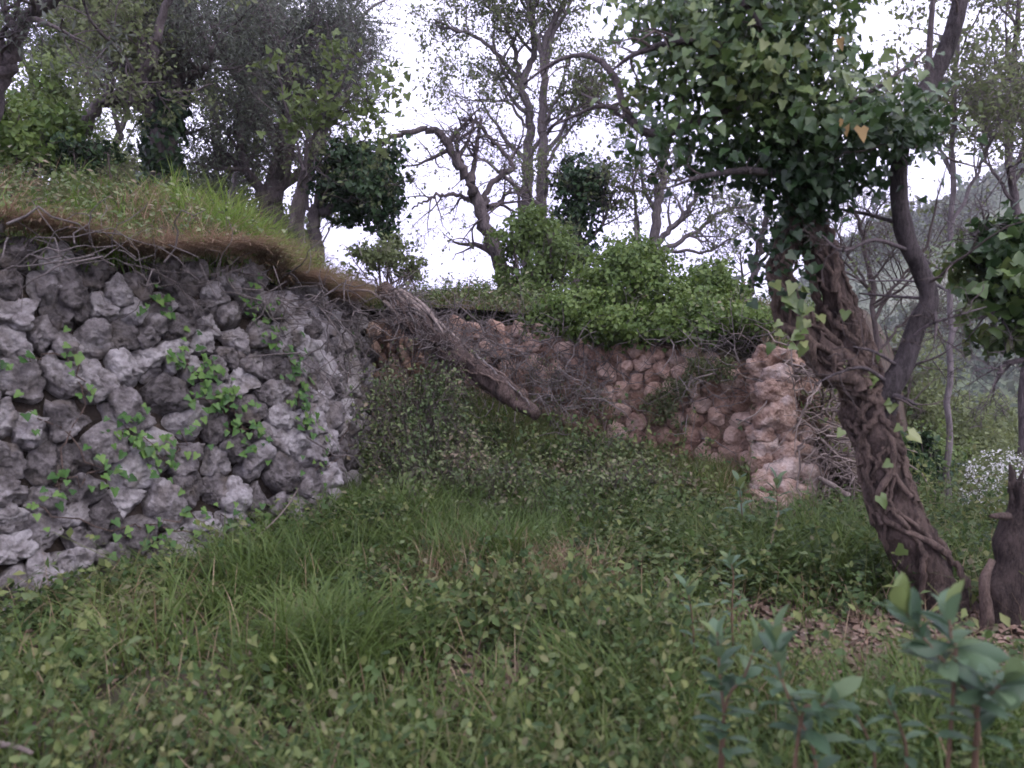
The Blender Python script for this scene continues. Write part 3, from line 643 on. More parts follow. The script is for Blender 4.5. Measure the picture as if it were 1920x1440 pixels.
def bush(name, label, blobs, n, size, mat, tmpl='oval', cat='shrub', stems=14, group=None, shell=.3, stemmat='twig', add=None, hang=.1):
    bl = np.array(blobs, float); c = bl[:, :3].mean(0); gz = float(zg(c[0], c[1])); base = np.array([c[0], c[1], gz]); t = thing(name, label, cat, base, group)
    m = MB(); nb = len(bl); tip = bl[rng.integers(0, nb, stems)]; tp = tip[:, :3]+rdir(stems)*tip[:, 3:6]*.7
    st = base+rng.normal(0, .12, (stems, 3))*np.array([1, 1, 0])-np.array([0, 0, .1]); mid = (st+tp)/2+rng.normal(0, .1, (stems, 3))
    P = np.stack([st, st*.6+mid*.4, mid, mid*.4+tp*.6, tp], 1); R = np.linspace(.018, .005, 5)[None]*(.6+rng.random(stems))[:, None]
    tubes(m, P, R, 5); P2, R2 = kids(P, R, 6, .35, .8, .2, .3, 5, .3); tubes(m, P2, np.maximum(R2, .002), 3); m.build('stems', M[stemmat], t)
    m = MB(); ivy_mass(m, bl, n, size, tmpl, shell=shell, hang=hang); m.build('foliage', M[mat], t, smooth=False)
    if add: add(t, bl)
    return t
bush('thicket_shrub', 'dark green bushy shrub low on the bank at the far left under the olive branch', [(*at(40, 240, 8.5), .5, .5, .38), (*at(110, 265, 8.8), .35, .4, .28), (*at(-40, 250, 8.5), .5, .5, .4)], 5000, .075, 'ivygreen')
bush('young_shrub', 'light green feathery shrub rising behind the dark bush at far left', [(*at(100, 150, 11.5), .45, .5, .55), (*at(70, 210, 11.5), .5, .5, .4), (*at(115, 215, 11.5), .3, .4, .35)], 3500, .07, 'spring', shell=.1)
bush('small_shrub', 'low dark green bush at the foot of the bent tree', [(*at(165, 292, 8.6), .35, .3, .16), (*at(125, 285, 8.7), .25, .3, .16)], 1500, .06, 'ivydark')
bush('thin_shrub', 'loose grey green shrub on the slope right of the dark ivy crown', [(*at(735, 470, 10.5), .3, .35, .28), (*at(690, 480, 10), .3, .35, .2), (*at(770, 500, 10.5), .22, .3, .16)], 2600, .055, 'pale', shell=.1)

for k, (xa, ya, Y, w_, h_, n_, mt, lab) in enumerate([(20, 270, 15, 1.2, .9, 3600, 'spring', 'loose green thicket closing the view behind the far left bush'), (190, 270, 14.5, 1.0, 1.0, 3400, 'pale', 'pale twiggy thicket behind the bent tree'), (265, 320, 14, .8, .6, 2400, 'pale', 'low pale thicket left of the ivy sleeved trunk foot'),
        (370, 330, 14, 1.0, .9, 3400, 'pale', 'grey green thicket between the ivy sleeved trunk and the broad olive'), (455, 345, 15, .9, .9, 3000, 'spring', 'small green thicket at the left foot of the broad olive'), (560, 390, 14.5, .7, .6, 2200, 'pale', 'sparse thicket behind the gap between the broad olive and the ivy crowned tree')]):
    c_ = at(xa, ya, Y); bush('thicket', lab, [(c_[0]+rng.normal(0, .35*w_), c_[1]+rng.normal(0, .3), c_[2]+rng.normal(0, .2*h_)-.15*j*h_, w_*(.45+.3*rng.random()), w_*.5, h_*(.5+.3*rng.random())) for j in range(5)], n_, .075, mt, 'dia', stems=40, shell=.05, group='thickets behind the bank')
# centre
tree('leaning_tree', 'dark leaning bare tree with an arched drooping bough against the white sky', [([(935, 580), (948, 522), (918, 450), (898, 380), (880, 340), (855, 300), (824, 252), (788, 244), (742, 255), (716, 268)], 11, 10.6, .13, .022), ([(900, 385), (868, 370), (835, 366), (800, 375), (772, 393)], 11, 10.8, .036, .014), ([(884, 350), (888, 300), (897, 255), (903, 222)], 11, 11, .04, .024), ([(866, 318), (858, 280), (855, 240)], 11, 11, .036, .022), ([(906, 385), (922, 345), (958, 312), (945, 285), (912, 250), (890, 228), (866, 226)], 11, 11.2, .048, .018), ([(915, 390), (935, 382), (958, 352)], 11, 11, .05, .02)],
     LV(6, 6, 4, .22, -.05, .25, .35), dict(n=900, s=.05, m='pale', jit=.03), 'bark', rough=.2)
tree('tall_twin_tree', 'tall slim tree with forked upper boughs, left one of the straight pair', [([(982, 565), (990, 470), (989, 380), (990, 300), (995, 220), (978, 160), (1000, 100), (992, 0)], 14, 14, .13, .045), ([(978, 165), (950, 122), (902, 76), (845, 52), (812, 36)], 14, 13.6, .05, .015), ([(975, 165), (966, 100), (942, 40), (905, 5)], 14, 14, .05, .02), ([(990, 240), (950, 190), (900, 190), (850, 180)], 14, 13.8, .03, .01)],
     LV(9, 7, 5, .3, .3), dict(n=6500, s=.062, m='pale', jit=.07), 'bark_grey', group='straight pair of tall trees')
tree('tall_twin_tree', 'tall slim straight tree, right one of the pair in the sky gap', [([(1010, 565), (1016, 470), (1015, 380), (1018, 260), (1020, 150), (1022, 80), (1060, 0)], 13.6, 13.6, .12, .045), ([(1020, 150), (1040, 60), (1090, -20)], 13.6, 13.5, .05, .02), ([(1018, 240), (1050, 180), (1090, 170), (1130, 140)], 13.6, 13.2, .04, .012), ([(1019, 120), (1000, 50), (980, -20)], 13.6, 13.6, .045, .02), ([(1016, 330), (1060, 250), (1120, 200)], 13.6, 13.3, .04, .012)],
     LV(9, 7, 5, .3, .3), dict(n=8000, s=.062, m='pale', jit=.07), 'bark_grey', group='straight pair of tall trees')
def darkball2(t, P, R):
    m = MB(); ivy_mass(m, [(*at(1085, 400, 12.4), .42, .4, .55), (*at(1075, 330, 12.4), .32, .35, .3), (*at(1115, 350, 12.4), .28, .3, .35), (*at(1070, 460, 12.4), .35, .35, .4)], 4200, .08, 'dia5', shell=.1); m.build('ivy_crown', M['ivydark'], t, smooth=False)
tree('ivy_clad_tree', 'tree swallowed by dark ivy standing behind the green mound on the wall', [([(1080, 565), (1084, 480), (1080, 400), (1090, 330)], 12.4, 12.4, .12, .05), ([(1085, 470), (1130, 420), (1150, 360)], 12.4, 12.4, .04, .015)], LV(9, 7, 4, .45), dict(n=2500, s=.06, m='pale', jit=.05), 'bark', extra=darkball2)
tree('bare_tree', 'grey bare tree with fan of thin boughs spreading right above the green mound', [([(1212, 520), (1222, 460), (1232, 390), (1242, 330), (1250, 260)], 12, 12, .1, .05), ([(1222, 465), (1255, 432), (1285, 400), (1310, 360), (1360, 330)], 12, 11.6, .055, .02), ([(1222, 475), (1290, 445), (1350, 400), (1420, 380)], 12, 11.8, .045, .015), ([(1218, 490), (1260, 470), (1330, 470), (1400, 430)], 12, 11.7, .035, .012), ([(1190, 520), (1196, 440), (1190, 340), (1195, 250)], 12.4, 12.4, .035, .015)],
     LV(7, 7, 5, .35, .15, .2), dict(n=3000, s=.055, m='pale', jit=.04), 'bark_grey')
tree('thin_tree', 'thin dark stem standing between the green mound and the ivy tree', [([(1405, 570), (1416, 500), (1430, 440), (1445, 380)], 10.5, 10.5, .06, .03), ([(1412, 520), (1440, 470), (1460, 430)], 10.5, 10.5, .03, .012)], LV(8, 7, 4, .4), dict(n=900, s=.05, m='pale', jit=.04), 'bark')
bush('ivy_mound', 'big light green ivy mound spilling over the top of the ruined wall', [(*at(1190, 530, 8.5), .5, .5, .34), (*at(1180, 485, 8.6), .32, .4, .2), (*at(1095, 575, 8.4), .4, .45, .22), (*at(1290, 585, 8.0), .45, .4, .2), (*at(1375, 600, 7.6), .34, .4, .15), (*at(1230, 605, 7.9), .5, .4, .17), (*at(1150, 615, 8.0), .35, .35, .15), (*at(1310, 620, 7.6), .4, .3, .1), (*at(1040, 610, 8.5), .3, .35, .14)], 26000, .05, 'ivygreen', 'dia5', cat='ivy', stems=40, shell=.5)
bush('ivy_mound', 'smaller rounded ivy bush just right of the big mound on the wall', [(*at(1330, 530, 8.8), .27, .36, .23), (*at(1350, 555, 8.8), .25, .36, .16)], 5000, .05, 'ivygreen', 'dia5', cat='ivy', stems=12, shell=.5)
bush('elder_shrub', 'loose pale green shrub around the foot of the tall twin trees', [(*at(1000, 430, 10.2), .42, .4, .3), (*at(1040, 470, 10), .4, .4, .35), (*at(960, 470, 10.2), .3, .3, .3), (*at(1010, 530, 10), .5, .4, .25)], 4200, .07, 'shrub', stems=24, shell=.05)
bush('wall_top_brush', 'low scrub with reddish tips on the wall top left of the green mound', [(*at(900, 555, 10.2), .45, .4, .14), (*at(840, 560, 10.4), .35, .4, .12), (*at(1000, 590, 9.6), .5, .4, .16), (*at(920, 600, 9.5), .5, .3, .14)], 4500, .045, 'bramble', stems=40, shell=.1)

# right background
def rightleaf(n): return dict(n=n, s=.06, m='pale', jit=.06)
tree('birch_like_tree', 'thin pale trunk rising behind the right limb, leaves against the sky', [([(1780, 760), (1784, 560), (1786, 300), (1796, 60), (1800, -40)], 8, 8, .035, .02), ([(1786, 420), (1830, 330), (1870, 250), (1910, 200)], 8, 8, .02, .008), ([(1788, 330), (1750, 260), (1740, 200)], 8, 8, .015, .007)], LV(14, 7, 4, .22, .3, .35), rightleaf(4200), 'bark_grey')
tree('slope_tree', 'sparse leafed tree at the right edge seen over the dark ivy clump', [([(1925, 620), (1915, 420), (1890, 300), (1900, 150), (1910, -20)], 10, 10, .07, .025), ([(1895, 330), (1930, 260), (1980, 200)], 10, 10, .03, .01), ([(1905, 380), (1850, 300), (1840, 220)], 10, 10, .025, .01)], LV(12, 8, 5, .28, .3, .3), rightleaf(7000), 'bark')
tree('slope_tree', 'thin twiggy tree on the slope behind the two ivy tree stems', [([(1650, 760), (1640, 600), (1625, 480), (1600, 380)], 9.5, 9.5, .045, .02), ([(1640, 600), (1690, 520), (1740, 480)], 9.5, 9.5, .025, .008), ([(1630, 540), (1585, 470), (1560, 400)], 9.5, 9.5, .02, .008), ([(1645, 660), (1700, 600), (1760, 570)], 9.5, 9.5, .02, .008)], LV(10, 8, 6, .4, .2, .2), dict(n=900, s=.04, m='pale', jit=.05), 'twig')
def hangclump(t, P, R):
    m = MB(); ivy_mass(m, [(*at(1900, 520, 4.8), .28, .4, .38), (*at(1940, 450, 4.8), .32, .4, .3), (*at(1860, 500, 4.8), .16, .25, .2), (*at(1950, 600, 4.8), .26, .35, .28)], 2600, .075, shell=.35); m.build('ivy_clump', M['ivyleaf'], t, smooth=False)
tree('ivy_clad_tree', 'tree at the right edge with a dark hanging ivy clump and bare twig ends', [([(2080, 1250), (2060, 900), (2030, 600), (2000, 300), (2010, -50)], 4.9, 4.9, .14, .08), ([(2035, 640), (1980, 570), (1920, 560), (1830, 600)], 4.9, 4.7, .035, .008), ([(2020, 520), (1950, 470), (1870, 450), (1820, 440)], 4.9, 4.8, .035, .008), ([(2040, 720), (1960, 680), (1900, 680), (1870, 700)], 4.9, 4.6, .03, .008)], LV(5, 6, 3, .1, -.1, .5, .3, lm=.3), None, 'bark', extra=hangclump)

# ------------------------------------------------------------------ the ivy-wrapped tree in front
def ivy_tree():
    base = at(1790, 1170, 4.2); gz = float(zg(base[0], base[1]))
    t = thing('ivy_wrapped_tree', 'leaning gnarled tree wrapped in thick ivy stems with a heavy ivy crown', 'tree', (base[0], base[1], gz))
    def limb(pts, K, r, name, mat='bark_ivy', seg=20, rough=.22, freq=9):
        P = np.array([at(*p) for p in pts]); S = spline(P, K); R = np.interp(np.linspace(0, 1, K), np.linspace(0, 1, len(r)), r)
        mb = MB(); tubes(mb, S, R, seg=seg, rough=rough, freq=freq, cap=True); ob[name] = mb.build(name, M[mat], t); return S, R
    ob = {}
    trunk, tr = limb([(1795, 1215, 4.15), (1766, 1130, 4.18), (1712, 1020, 4.2), (1670, 930, 4.22), (1645, 840, 4.25), (1628, 770, 4.28), (1608, 700, 4.3), (1588, 620, 4.3), (1556, 530, 4.32), (1524, 440, 4.35), (1490, 330, 4.35), (1475, 200, 4.35), (1440, 60, 4.35), (1420, -60, 4.35)], 90,
                     [.21, .145, .12, .11, .105, .12, .11, .088, .078, .075, .075, .06, .05, .04], 'trunk', seg=32, rough=.34)
    stem2, s2r = limb([(1605, 720, 4.22), (1545, 662, 4.2), (1494, 600, 4.22), (1466, 535, 4.25), (1474, 470, 4.28), (1490, 410, 4.3), (1498, 350, 4.3)], 40, [.08, .07, .065, .06, .058, .052, .045], 'stem', seg=20, rough=.3)
    rl, rr_ = limb([(1640, 800, 4.24), (1665, 735, 4.2), (1695, 680, 4.2), (1720, 610, 4.2), (1742, 560, 4.2), (1722, 500, 4.2), (1697, 440, 4.2), (1686, 370, 4.2), (1686, 300, 4.2), (1700, 240, 4.2), (1732, 180, 4.2), (1768, 105, 4.2), (1792, 40, 4.2), (1806, -40, 4.2)], 70,
                    [.085, .07, .056, .05, .049, .05, .047, .045, .045, .045, .047, .045, .042, .038], 'limb', 'bark_limb', 14, .12)
    limb([(1740, 170, 4.2), (1742, 100, 4.2), (1746, 40, 4.2), (1752, -30, 4.2)], 14, [.022, .018, .015, .012], 'limb', 'bark', 8, .1)
    br = []
    for pts, r in (([(1440, 180, 4.2), (1370, 205, 4.1), (1280, 240, 4.0), (1212, 250, 3.95), (1172, 205, 3.95), (1155, 150, 3.98), (1122, 112, 4.0), (1078, 104, 4.05), (1030, 122, 4.1), (982, 158, 4.15)], [.045, .035, .028, .024, .02, .018, .016, .013, .01, .006]),
                   ([(1212, 250, 3.95), (1160, 215, 4.1), (1120, 190, 4.2), (1090, 175, 4.3)], [.014, .01, .008, .004]),
                   ([(1160, 205, 4.0), (1120, 200, 4.0), (1060, 225, 4.1), (1010, 250, 4.2)], [.012, .01, .008, .004]),
                   ([(1460, 140, 4.1), (1390, 98, 3.95), (1290, 76, 3.8), (1195, 100, 3.8), (1150, 130, 3.9)], [.032, .024, .02, .014, .006]),
                   ([(1435, 95, 3.9), (1420, 40, 3.85), (1385, 0, 3.85), (1350, -40, 3.85)], [.018, .014, .012, .01]),
                   ([(1540, 210, 4.1), (1600, 190, 3.9), (1680, 140, 3.9), (1740, 90, 4.0)], [.02, .015, .01, .006]),
                   ([(1480, 330, 4.2), (1400, 320, 3.9), (1320, 330, 3.8), (1260, 350, 3.8)], [.025, .018, .012, .006]),
                   ([(1690, 420, 4.2), (1620, 400, 4.4), (1560, 390, 4.6)], [.012, .01, .006]), ([(1705, 470, 4.2), (1640, 450, 4.0), (1580, 470, 3.9), (1540, 440, 3.9)], [.012, .01, .008, .004]),
                   ([(1742, 560, 4.2), (1680, 556, 4.3), (1610, 550, 4.4)], [.01, .008, .005]), ([(1660, 740, 4.2), (1690, 745, 4.1), (1720, 760, 4.05)], [.018, .012, .006]), ([(1742, 565, 4.2), (1755, 600, 4.15), (1752, 640, 4.1)], [.016, .01, .004]),
                   ([(1690, 690, 4.2), (1640, 660, 4.1), (1600, 650, 4.05)], [.01, .008, .004]), ([(1670, 720, 4.2), (1620, 690, 4.1), (1570, 700, 4.0), (1530, 720, 3.95)], [.012, .009, .007, .004]),
                   ([(1700, 640, 4.2), (1740, 610, 4.1), (1800, 590, 4.0), (1850, 575, 4.0)], [.01, .008, .006, .003])):
        S, R = limb(pts, 24, r, 'branch', 'bark', 8, .12, 20); br.append((S[::2], R[::2]))
    tw = MB(); P = np.array([b[0] for b in br]); R = np.array([b[1] for b in br])
    P = np.concatenate([P, rl[None, ::6][:, :12], trunk[None, 42:90:4][:, :12]]); R = np.concatenate([R, rr_[None, ::6][:, :12]*.35, tr[None, 42:90:4][:, :12]*.25])
    P1, R1 = kids(P, np.minimum(R, .02), 6, .3, .9, 0, .3, 7, .2, lmin=.2); tubes(tw, P1, np.maximum(R1, .002), 4)
    P2, R2 = kids(P1, R1, 3, .5, .9, 0, .3, 5, .3); tubes(tw, P2, np.maximum(R2, .0016), 3); tw.build('twigs', M['twig'], t)['kind'] = 'stuff'
    # woody ivy stems plaited round the trunk
    r1 = np.random.default_rng(3)
    for k in range(62):
        a0 = r1.random()*(.62 if k < 24 else .5); a1 = min(a0+.14+.22*r1.random(), .78); n = 36; s = np.linspace(a0, a1, n)
        S, RR = (trunk, tr) if k < 46 else (stem2, s2r)
        if k >= 46: s = np.linspace(0, .9, n)
        j = s*(len(S)-1); ji = np.minimum(j.astype(int), len(S)-2); f = (j-ji)[:, None]; c = S[ji]*(1-f)+S[ji+1]*f; rad = RR[ji]
        T = nrm(np.gradient(c, axis=0)); U = nrm(np.cross(T, [0, 1., 0])); Vv = np.cross(T, U)
        ph = r1.random()*6.28+s*r1.choice([-1, 1])*r1.uniform(1, 11)+.6*np.sin(s*28+r1.random()*6)
        vr = r1.uniform(.007, .025)*(1-.35*(s-a0)/(a1-a0+1e-6))
        c = c+(U*np.cos(ph)[:, None]+Vv*np.sin(ph)[:, None])*(rad*1.02+vr*.45)[:, None]+r1.normal(0, .006, (n, 3))
        mb = MB(); tubes(mb, c, vr, seg=8, rough=.25, freq=18, cap=True); mb.build('vine_stem', M['vine'], ob['trunk' if k < 46 else 'stem'])
    # ivy crown: leaf shell over lobes; the leaves that show largest are single parts
    lob = [(1480, 235, 4.25, .42, .45, .3), (1335, 130, 4.0, .25, .38, .2), (1215, 170, 4.1, .15, .26, .15), (1430, 90, 4.0, .4, .45, .28), (1400, -30, 4.1, .55, .5, .2), (1560, 215, 3.9, .3, .35, .1), (1650, 225, 4.0, .26, .35, .1), (1720, 240, 4.05, .12, .25, .12), (1490, 350, 4.2, .2, .25, .24), (1475, 430, 4.25, .11, .14, .16), (1580, 320, 4.15, .24, .25, .1), (1370, 290, 4.1, .26, .28, .1), (1540, 110, 4.1, .24, .3, .16), (1270, 40, 4.1, .18, .36, .16), (1195, 20, 4.3, .17, .34, .15), (1180, 265, 4.2, .1, .2, .07), (1290, 260, 4.0, .2, .3, .12), (1470, 520, 4.2, .07, .08, .12)]
    bl = [(*at(a, b, Y), rx, ry, rz) for a, b, Y, rx, ry, rz in lob]; bl = np.array(bl)
    wts = bl[:, 3]*bl[:, 5]; wts = wts/wts.sum(); nsp = 430; i = rng.choice(len(bl), nsp, p=wts); d = rdir(nsp)
    rad = (.1+1.08*rng.random(nsp)**.75)*(1+.3*fbm(d*2.2+i[:, None]*3.3, 3)); cen = bl[i, :3]+d*bl[i, 3:6]*rad[:, None]
    n = 8000; j = rng.integers(0, nsp, n); p = cen[j]+rng.normal(size=(n, 3))*np.array([.09, .1, .065]); d = d[j]
    no = nrm(d*np.array([.6, .6, .4])+rdir(n)*.5+np.array([0, -.3, .55])); fw = nrm(np.array([0, -.2, -.6])+rdir(n)*.8)
    yng_lit = np.clip(.5*sm(.15, .85, rng.random(nsp))+.45*sm(2.1, 2.75, cen[:, 2])*sm(-.3, .5, d[rng.integers(0, n, nsp)][:, 2]*0+rng.random(nsp)), 0, 1)
    tone = np.clip((yng_lit[j]*.7+.28*rng.random(n)+.02)*(.35+.65*sm(2.3, 2.75, p[:, 2])), 0, 1); size = .054*(.55+.75*rng.random(n))  # young leaves paler; top light and lower-crown shade also painted in by height
    pu = 960+p[:, 0]/p[:, 1]*F; pv_ = 640-(p[:, 2]-CAMZ)/p[:, 1]*F; vis = (pv_ > -30) & (pu < 1930)
    best = {}
    for k in np.argsort(p[:, 1]):
        if vis[k]: best.setdefault((int(pu[k]//33), int(pv_[k]//33)), k)
    sing = np.array(list(best.values())); sing = sing[np.argsort(p[sing, 1])][:262]; rest = np.ones(n, bool); rest[sing] = False
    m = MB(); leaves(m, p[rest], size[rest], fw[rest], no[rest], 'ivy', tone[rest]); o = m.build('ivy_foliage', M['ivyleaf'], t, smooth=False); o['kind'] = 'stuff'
    tm = []
    for k in range(4):
        m = MB(); V, Fc = LT['ivy']; V = V.copy(); V[:, 2] += .06*np.sin(V[:, 0]*4+k*1.7)+.05*np.cos(V[:, 1]*5+k); V[:, 1] *= .85+.12*k
        m.add(V, Fc, None); tm.append(m)
    meshes = {}
    def single(pos, size, f_, n_, mat, name='leaf', kk=0):
        key = (kk, mat)
        if key not in meshes:
            o_ = tm[kk].build(name, M[mat], None, smooth=False); meshes[key] = o_.data; bpy.data.objects.remove(o_)
        o_ = bpy.data.objects.new(name, meshes[key]); COL.link(o_); o_.parent = t
        f_ = nrm(f_); s_ = nrm(np.cross(n_, f_)); nn = np.cross(f_, s_)
        mt = Matrix(((f_[0], s_[0], nn[0]), (f_[1], s_[1], nn[1]), (f_[2], s_[2], nn[2])))
        o_.rotation_euler = mt.to_euler(); o_.scale = (size,)*3; o_.location = pos-np.array(t.location); o_['tone'] = float(.5+.5*rng.random()); return o_
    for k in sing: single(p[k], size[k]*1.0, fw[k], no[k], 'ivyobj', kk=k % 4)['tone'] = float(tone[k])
    # trunk leaves, pale, over the lower stems
    for k in range(34):
        if k < 20: a, b = 1445+90*rng.random(), 520+130*rng.random(); pp = at(a, b, 4.02)
        else:
            s = .12+.5*rng.random(); j = int(s*89); pp = trunk[j]+np.array([rng.normal(0, .1), -tr[j]-.04, rng.normal(0, .03)])
        single(pp, .05+.04*rng.random(), nrm(np.array([0, -.3, -.7])+rdir(1)[0]*.7), nrm(np.array([0, -.8, .4])+rdir(1)[0]*.4), 'ivyobj', kk=k % 4)
    for (a, b, sz) in ((1580, 222, .085), (1612, 238, .08), (1572, 72, .06)):
        o_ = single(at(a, b, 3.62), sz, nrm(np.array([.3, -.2, -.8])+rdir(1)[0]*.3), np.array([.1, -.9, .35]), 'ivyyellow', kk=1); o_['label'] = 'yellowed ivy leaf'
ivy_tree()

# stump at the right edge
b0 = at(1885, 1215, 3.95); M['bark_stump'] = barkmat('bark_stump', (.016, .012, .011), (.11, .082, .072), scale=26, bump=1)
st = thing('tree_stump', 'broken dark brown tree stump at the right edge beside the ivy tree foot', 'tree stump', (b0[0], b0[1], float(zg(b0[0], b0[1]))))
S = spline([at(1878, 1260, 3.95), at(1880, 1190, 3.95), at(1885, 1110, 3.97), at(1898, 1040, 3.98), at(1912, 970, 4), at(1925, 905, 4)], 30); R = np.interp(np.linspace(0, 1, 30), [0, .15, .4, .75, .9, 1], [.15, .105, .09, .085, .07, .045])
mb = MB(); tubes(mb, S, R, 32, rough=.32, freq=9, cap=True); stt = mb.build('trunk', M['bark_stump'], st)
for k in range(9):
    a_ = k*.7; c_ = S[24+k % 5]+np.array([math.cos(a_), math.sin(a_), 0])*.055; mb = MB(); tubes(mb, spline([c_, c_+np.array([.01*math.cos(a_), 0, .07]), c_+np.array([.03*math.sin(k), 0, .1+.09*rng.random()])], 8), np.linspace(.028, .004, 8), 7, rough=.4, freq=25, cap=True); mb.build('splinter', M['bark_stump'], stt)
mb = MB(); tubes(mb, spline([at(1890, 968, 3.93), at(1872, 967, 3.88), at(1856, 968, 3.86)], 8), np.linspace(.022, .009, 8), 8, rough=.2, freq=20, cap=True); mb.build('snag', M['bark_ivy'], stt)
mb = MB(); tubes(mb, spline([at(1838, 1235, 3.9), at(1850, 1160, 3.85), at(1846, 1090, 3.87), at(1860, 1050, 3.9)], 14), np.linspace(.04, .018, 14), 10, rough=.25, freq=14, cap=True); mb.build('bark_ridge', M['vine'], stt)

# ------------------------------------------------------------------ fallen trunk and brushwood
fa = at(722, 548, 9.25); ft = thing('fallen_trunk', 'fallen dead tree trunk sloping from the wall top down into the brambles', 'fallen tree', (at(1005, 775, 7.7)[0], at(1005, 775, 7.7)[1], float(z_low(at(1005, 775, 7.7)[0], 7.7))))
def fl(pts, r, name, mat, seg=14, K=40, rough=.2, freq=8):
    S = spline([at(*p) for p in pts], K); R = np.interp(np.linspace(0, 1, K), np.linspace(0, 1, len(r)), r); m = MB(); tubes(m, S, R, seg, rough=rough, freq=freq, cap=True); m.build(name, M[mat], ft); return S, R
S, R = fl([(722, 545, 9.0), (765, 588, 8.55), (820, 635, 8.1), (880, 685, 7.7), (940, 728, 7.35), (1006, 780, 7.0)], [.11, .135, .13, .115, .1, .06], 'trunk', 'bark_ivy', 18, 60, .42, 9)
for k in range(9):
    o = (k-4)*7; fl([(738+o*.5+rng.normal(0, 6), 553-o*.55+rng.normal(0, 5), 8.65), (778+o*.6, 590-o*.6, 8.35), (845+o*.4+rng.normal(0, 14), 640-o*.4+rng.normal(0, 5), 7.9)], [.022, .026, .012], 'split_strip', 'dead', 6, 14, .3, 15)
T_ = nrm(np.gradient(S, axis=0)); U_ = nrm(np.cross(T_, [0, 0, 1.])); V_ = np.cross(U_, T_)
for k in range(26):
    i0 = int(rng.integers(0, 34)); i1 = min(i0+int(rng.integers(14, 26)), len(S)-1); ph = rng.random()*6.28+np.linspace(0, rng.normal(0, 1.6), i1-i0)+.25*np.sin(np.linspace(0, 9, i1-i0)); c_ = S[i0:i1]+(U_[i0:i1]*np.cos(ph)[:, None]+V_[i0:i1]*np.sin(ph)[:, None])*(R[i0:i1]*1.05)[:, None]+rng.normal(0, .006, (i1-i0, 3))
    m = MB(); tubes(m, c_, np.linspace(.016, .008, i1-i0)*(.6+.7*rng.random()), 6, rough=.3, freq=20, cap=True); m.build('vine_stem', M['deadgrey' if k % 3 == 0 else 'vine'], ft)
P = np.repeat(S[None, ::3][:, :12], 1, 0); P1, R1 = kids(P, np.full((1, 12), .0085), 430, .24, 1.0, .15, .4, 8, .1, rr=.9, gravity=.4); m = MB(); tubes(m, P1, np.maximum(R1, .0035), 4)
P2, R2 = kids(P1, R1, 3, .5, .9, 0, .4, 5, .2); tubes(m, P2, np.maximum(R2, .0022), 3); m.build('dead_vines', M['deadgrey'], ft)['kind'] = 'stuff'
m = MB()
def tangle(m, c, ext, n, ln, r=.005, K=7, wander=.45, grav=.0):
    st_ = np.array(c)+rng.normal(size=(n, 3))*np.array(ext); d = rdir(n); d[:, 2] *= .6; cur = st_; o = [cur]
    for k in range(K-1):
        d = nrm(d+rng.normal(size=(n, 3))*wander+np.array([0, 0, -grav])); cur = cur+d*(ln*(.5+rng.random(n))/(K-1))[:, None]; o.append(cur)
    tubes(m, np.stack(o, 1), np.linspace(1, .4, K)[None]*(r*(.5+rng.random(n)))[:, None], 4)
for c, e, n in (((900, 640, 8.6), (.4, .3, .14), 160), ((980, 680, 8.2), (.4, .3, .16), 200), ((1060, 740, 7.7), (.35, .25, .14), 120), ((860, 600, 9.0), (.4, .3, .1), 110), ((705, 600, 8.6), (.12, .3, .2), 40), ((665, 660, 6.8), (.06, .3, .35), 24), ((600, 680, 5.9), (.12, .12, .3), 16), ((520, 560, 5.9), (.2, .2, .1), 50), ((150, 480, 4.6), (.15, .4, .06), 24), ((330, 510, 5.4), (.15, .4, .07), 24), ((1130, 640, 8.2), (.35, .25, .1), 90), ((1380, 640, 7.3), (.3, .2, .08), 90), ((1330, 720, 7.1), (.2, .08, .2), 45), ((1120, 700, 7.9), (.3, .08, .16), 60)):
    tangle(m, at(*c), e, n, .55)
o = m.build('brushwood', M['deadgrey']); tag(o, 'tangle of dead twigs and dry vine stems over the wall corner and fallen trunk', 'brushwood', kind='stuff')
m = MB()
for c, e, n in (((1540, 760, 7.0), (.12, .15, .2), 70), ((1560, 850, 6.8), (.16, .15, .2), 110), ((1590, 920, 6.6), (.16, .15, .15), 90), ((1500, 690, 7.0), (.15, .15, .08), 50)):
    tangle(m, at(*c), e, n, .6, .009, grav=.12)
o = m.build('dry_ivy_roots', M['dead']); tag(o, 'tangle of pale dry ivy roots hanging beside the ochre pier', 'roots', kind='stuff')
# single bare sticks
for k, (pts, r, lab) in enumerate([([(612, 552, 8), (640, 546, 8), (690, 545, 8), (712, 560, 8)], .018, 'dark curved stick lying along the top of the stone wall'),
        ([(1460, 960, 5.2), (1440, 1040, 4.6), (1415, 1140, 4.2), (1400, 1195, 4)], .008, 'thin reddish bare stem leaning in the grass left of the ivy tree'),
        ([(0, 1395, 2.35), (30, 1400, 2.3), (60, 1412, 2.25)], .012, 'pale broken stick in the bottom left corner'),
        ([(1590, 930, 6.2), (1560, 910, 6.2), (1535, 895, 6.2)], .03, 'short thick grey dead log end beside the ivy tree trunk'),
        ([(480, 1010, 5.0), (530, 960, 5.0), (560, 915, 5.1)], .006, 'pale bent straw stalk leaning on the stone wall'),
        ([(1340, 700, 7.0), (1300, 712, 7.1), (1290, 730, 7.1)], .009, 'bare pale root curling out of the ruined wall')]):
    P = np.array([at(*p) for p in pts]); b_ = P[np.argmin(P[:, 2])]; t = thing('dead_stick', lab, 'stick', b_); m = MB(); tubes(m, spline(P, 16), np.linspace(r, r*.5, 16), 7, rough=.2, freq=20, cap=True); m.build('stick', M['dead' if k != 1 else 'stem'], t)

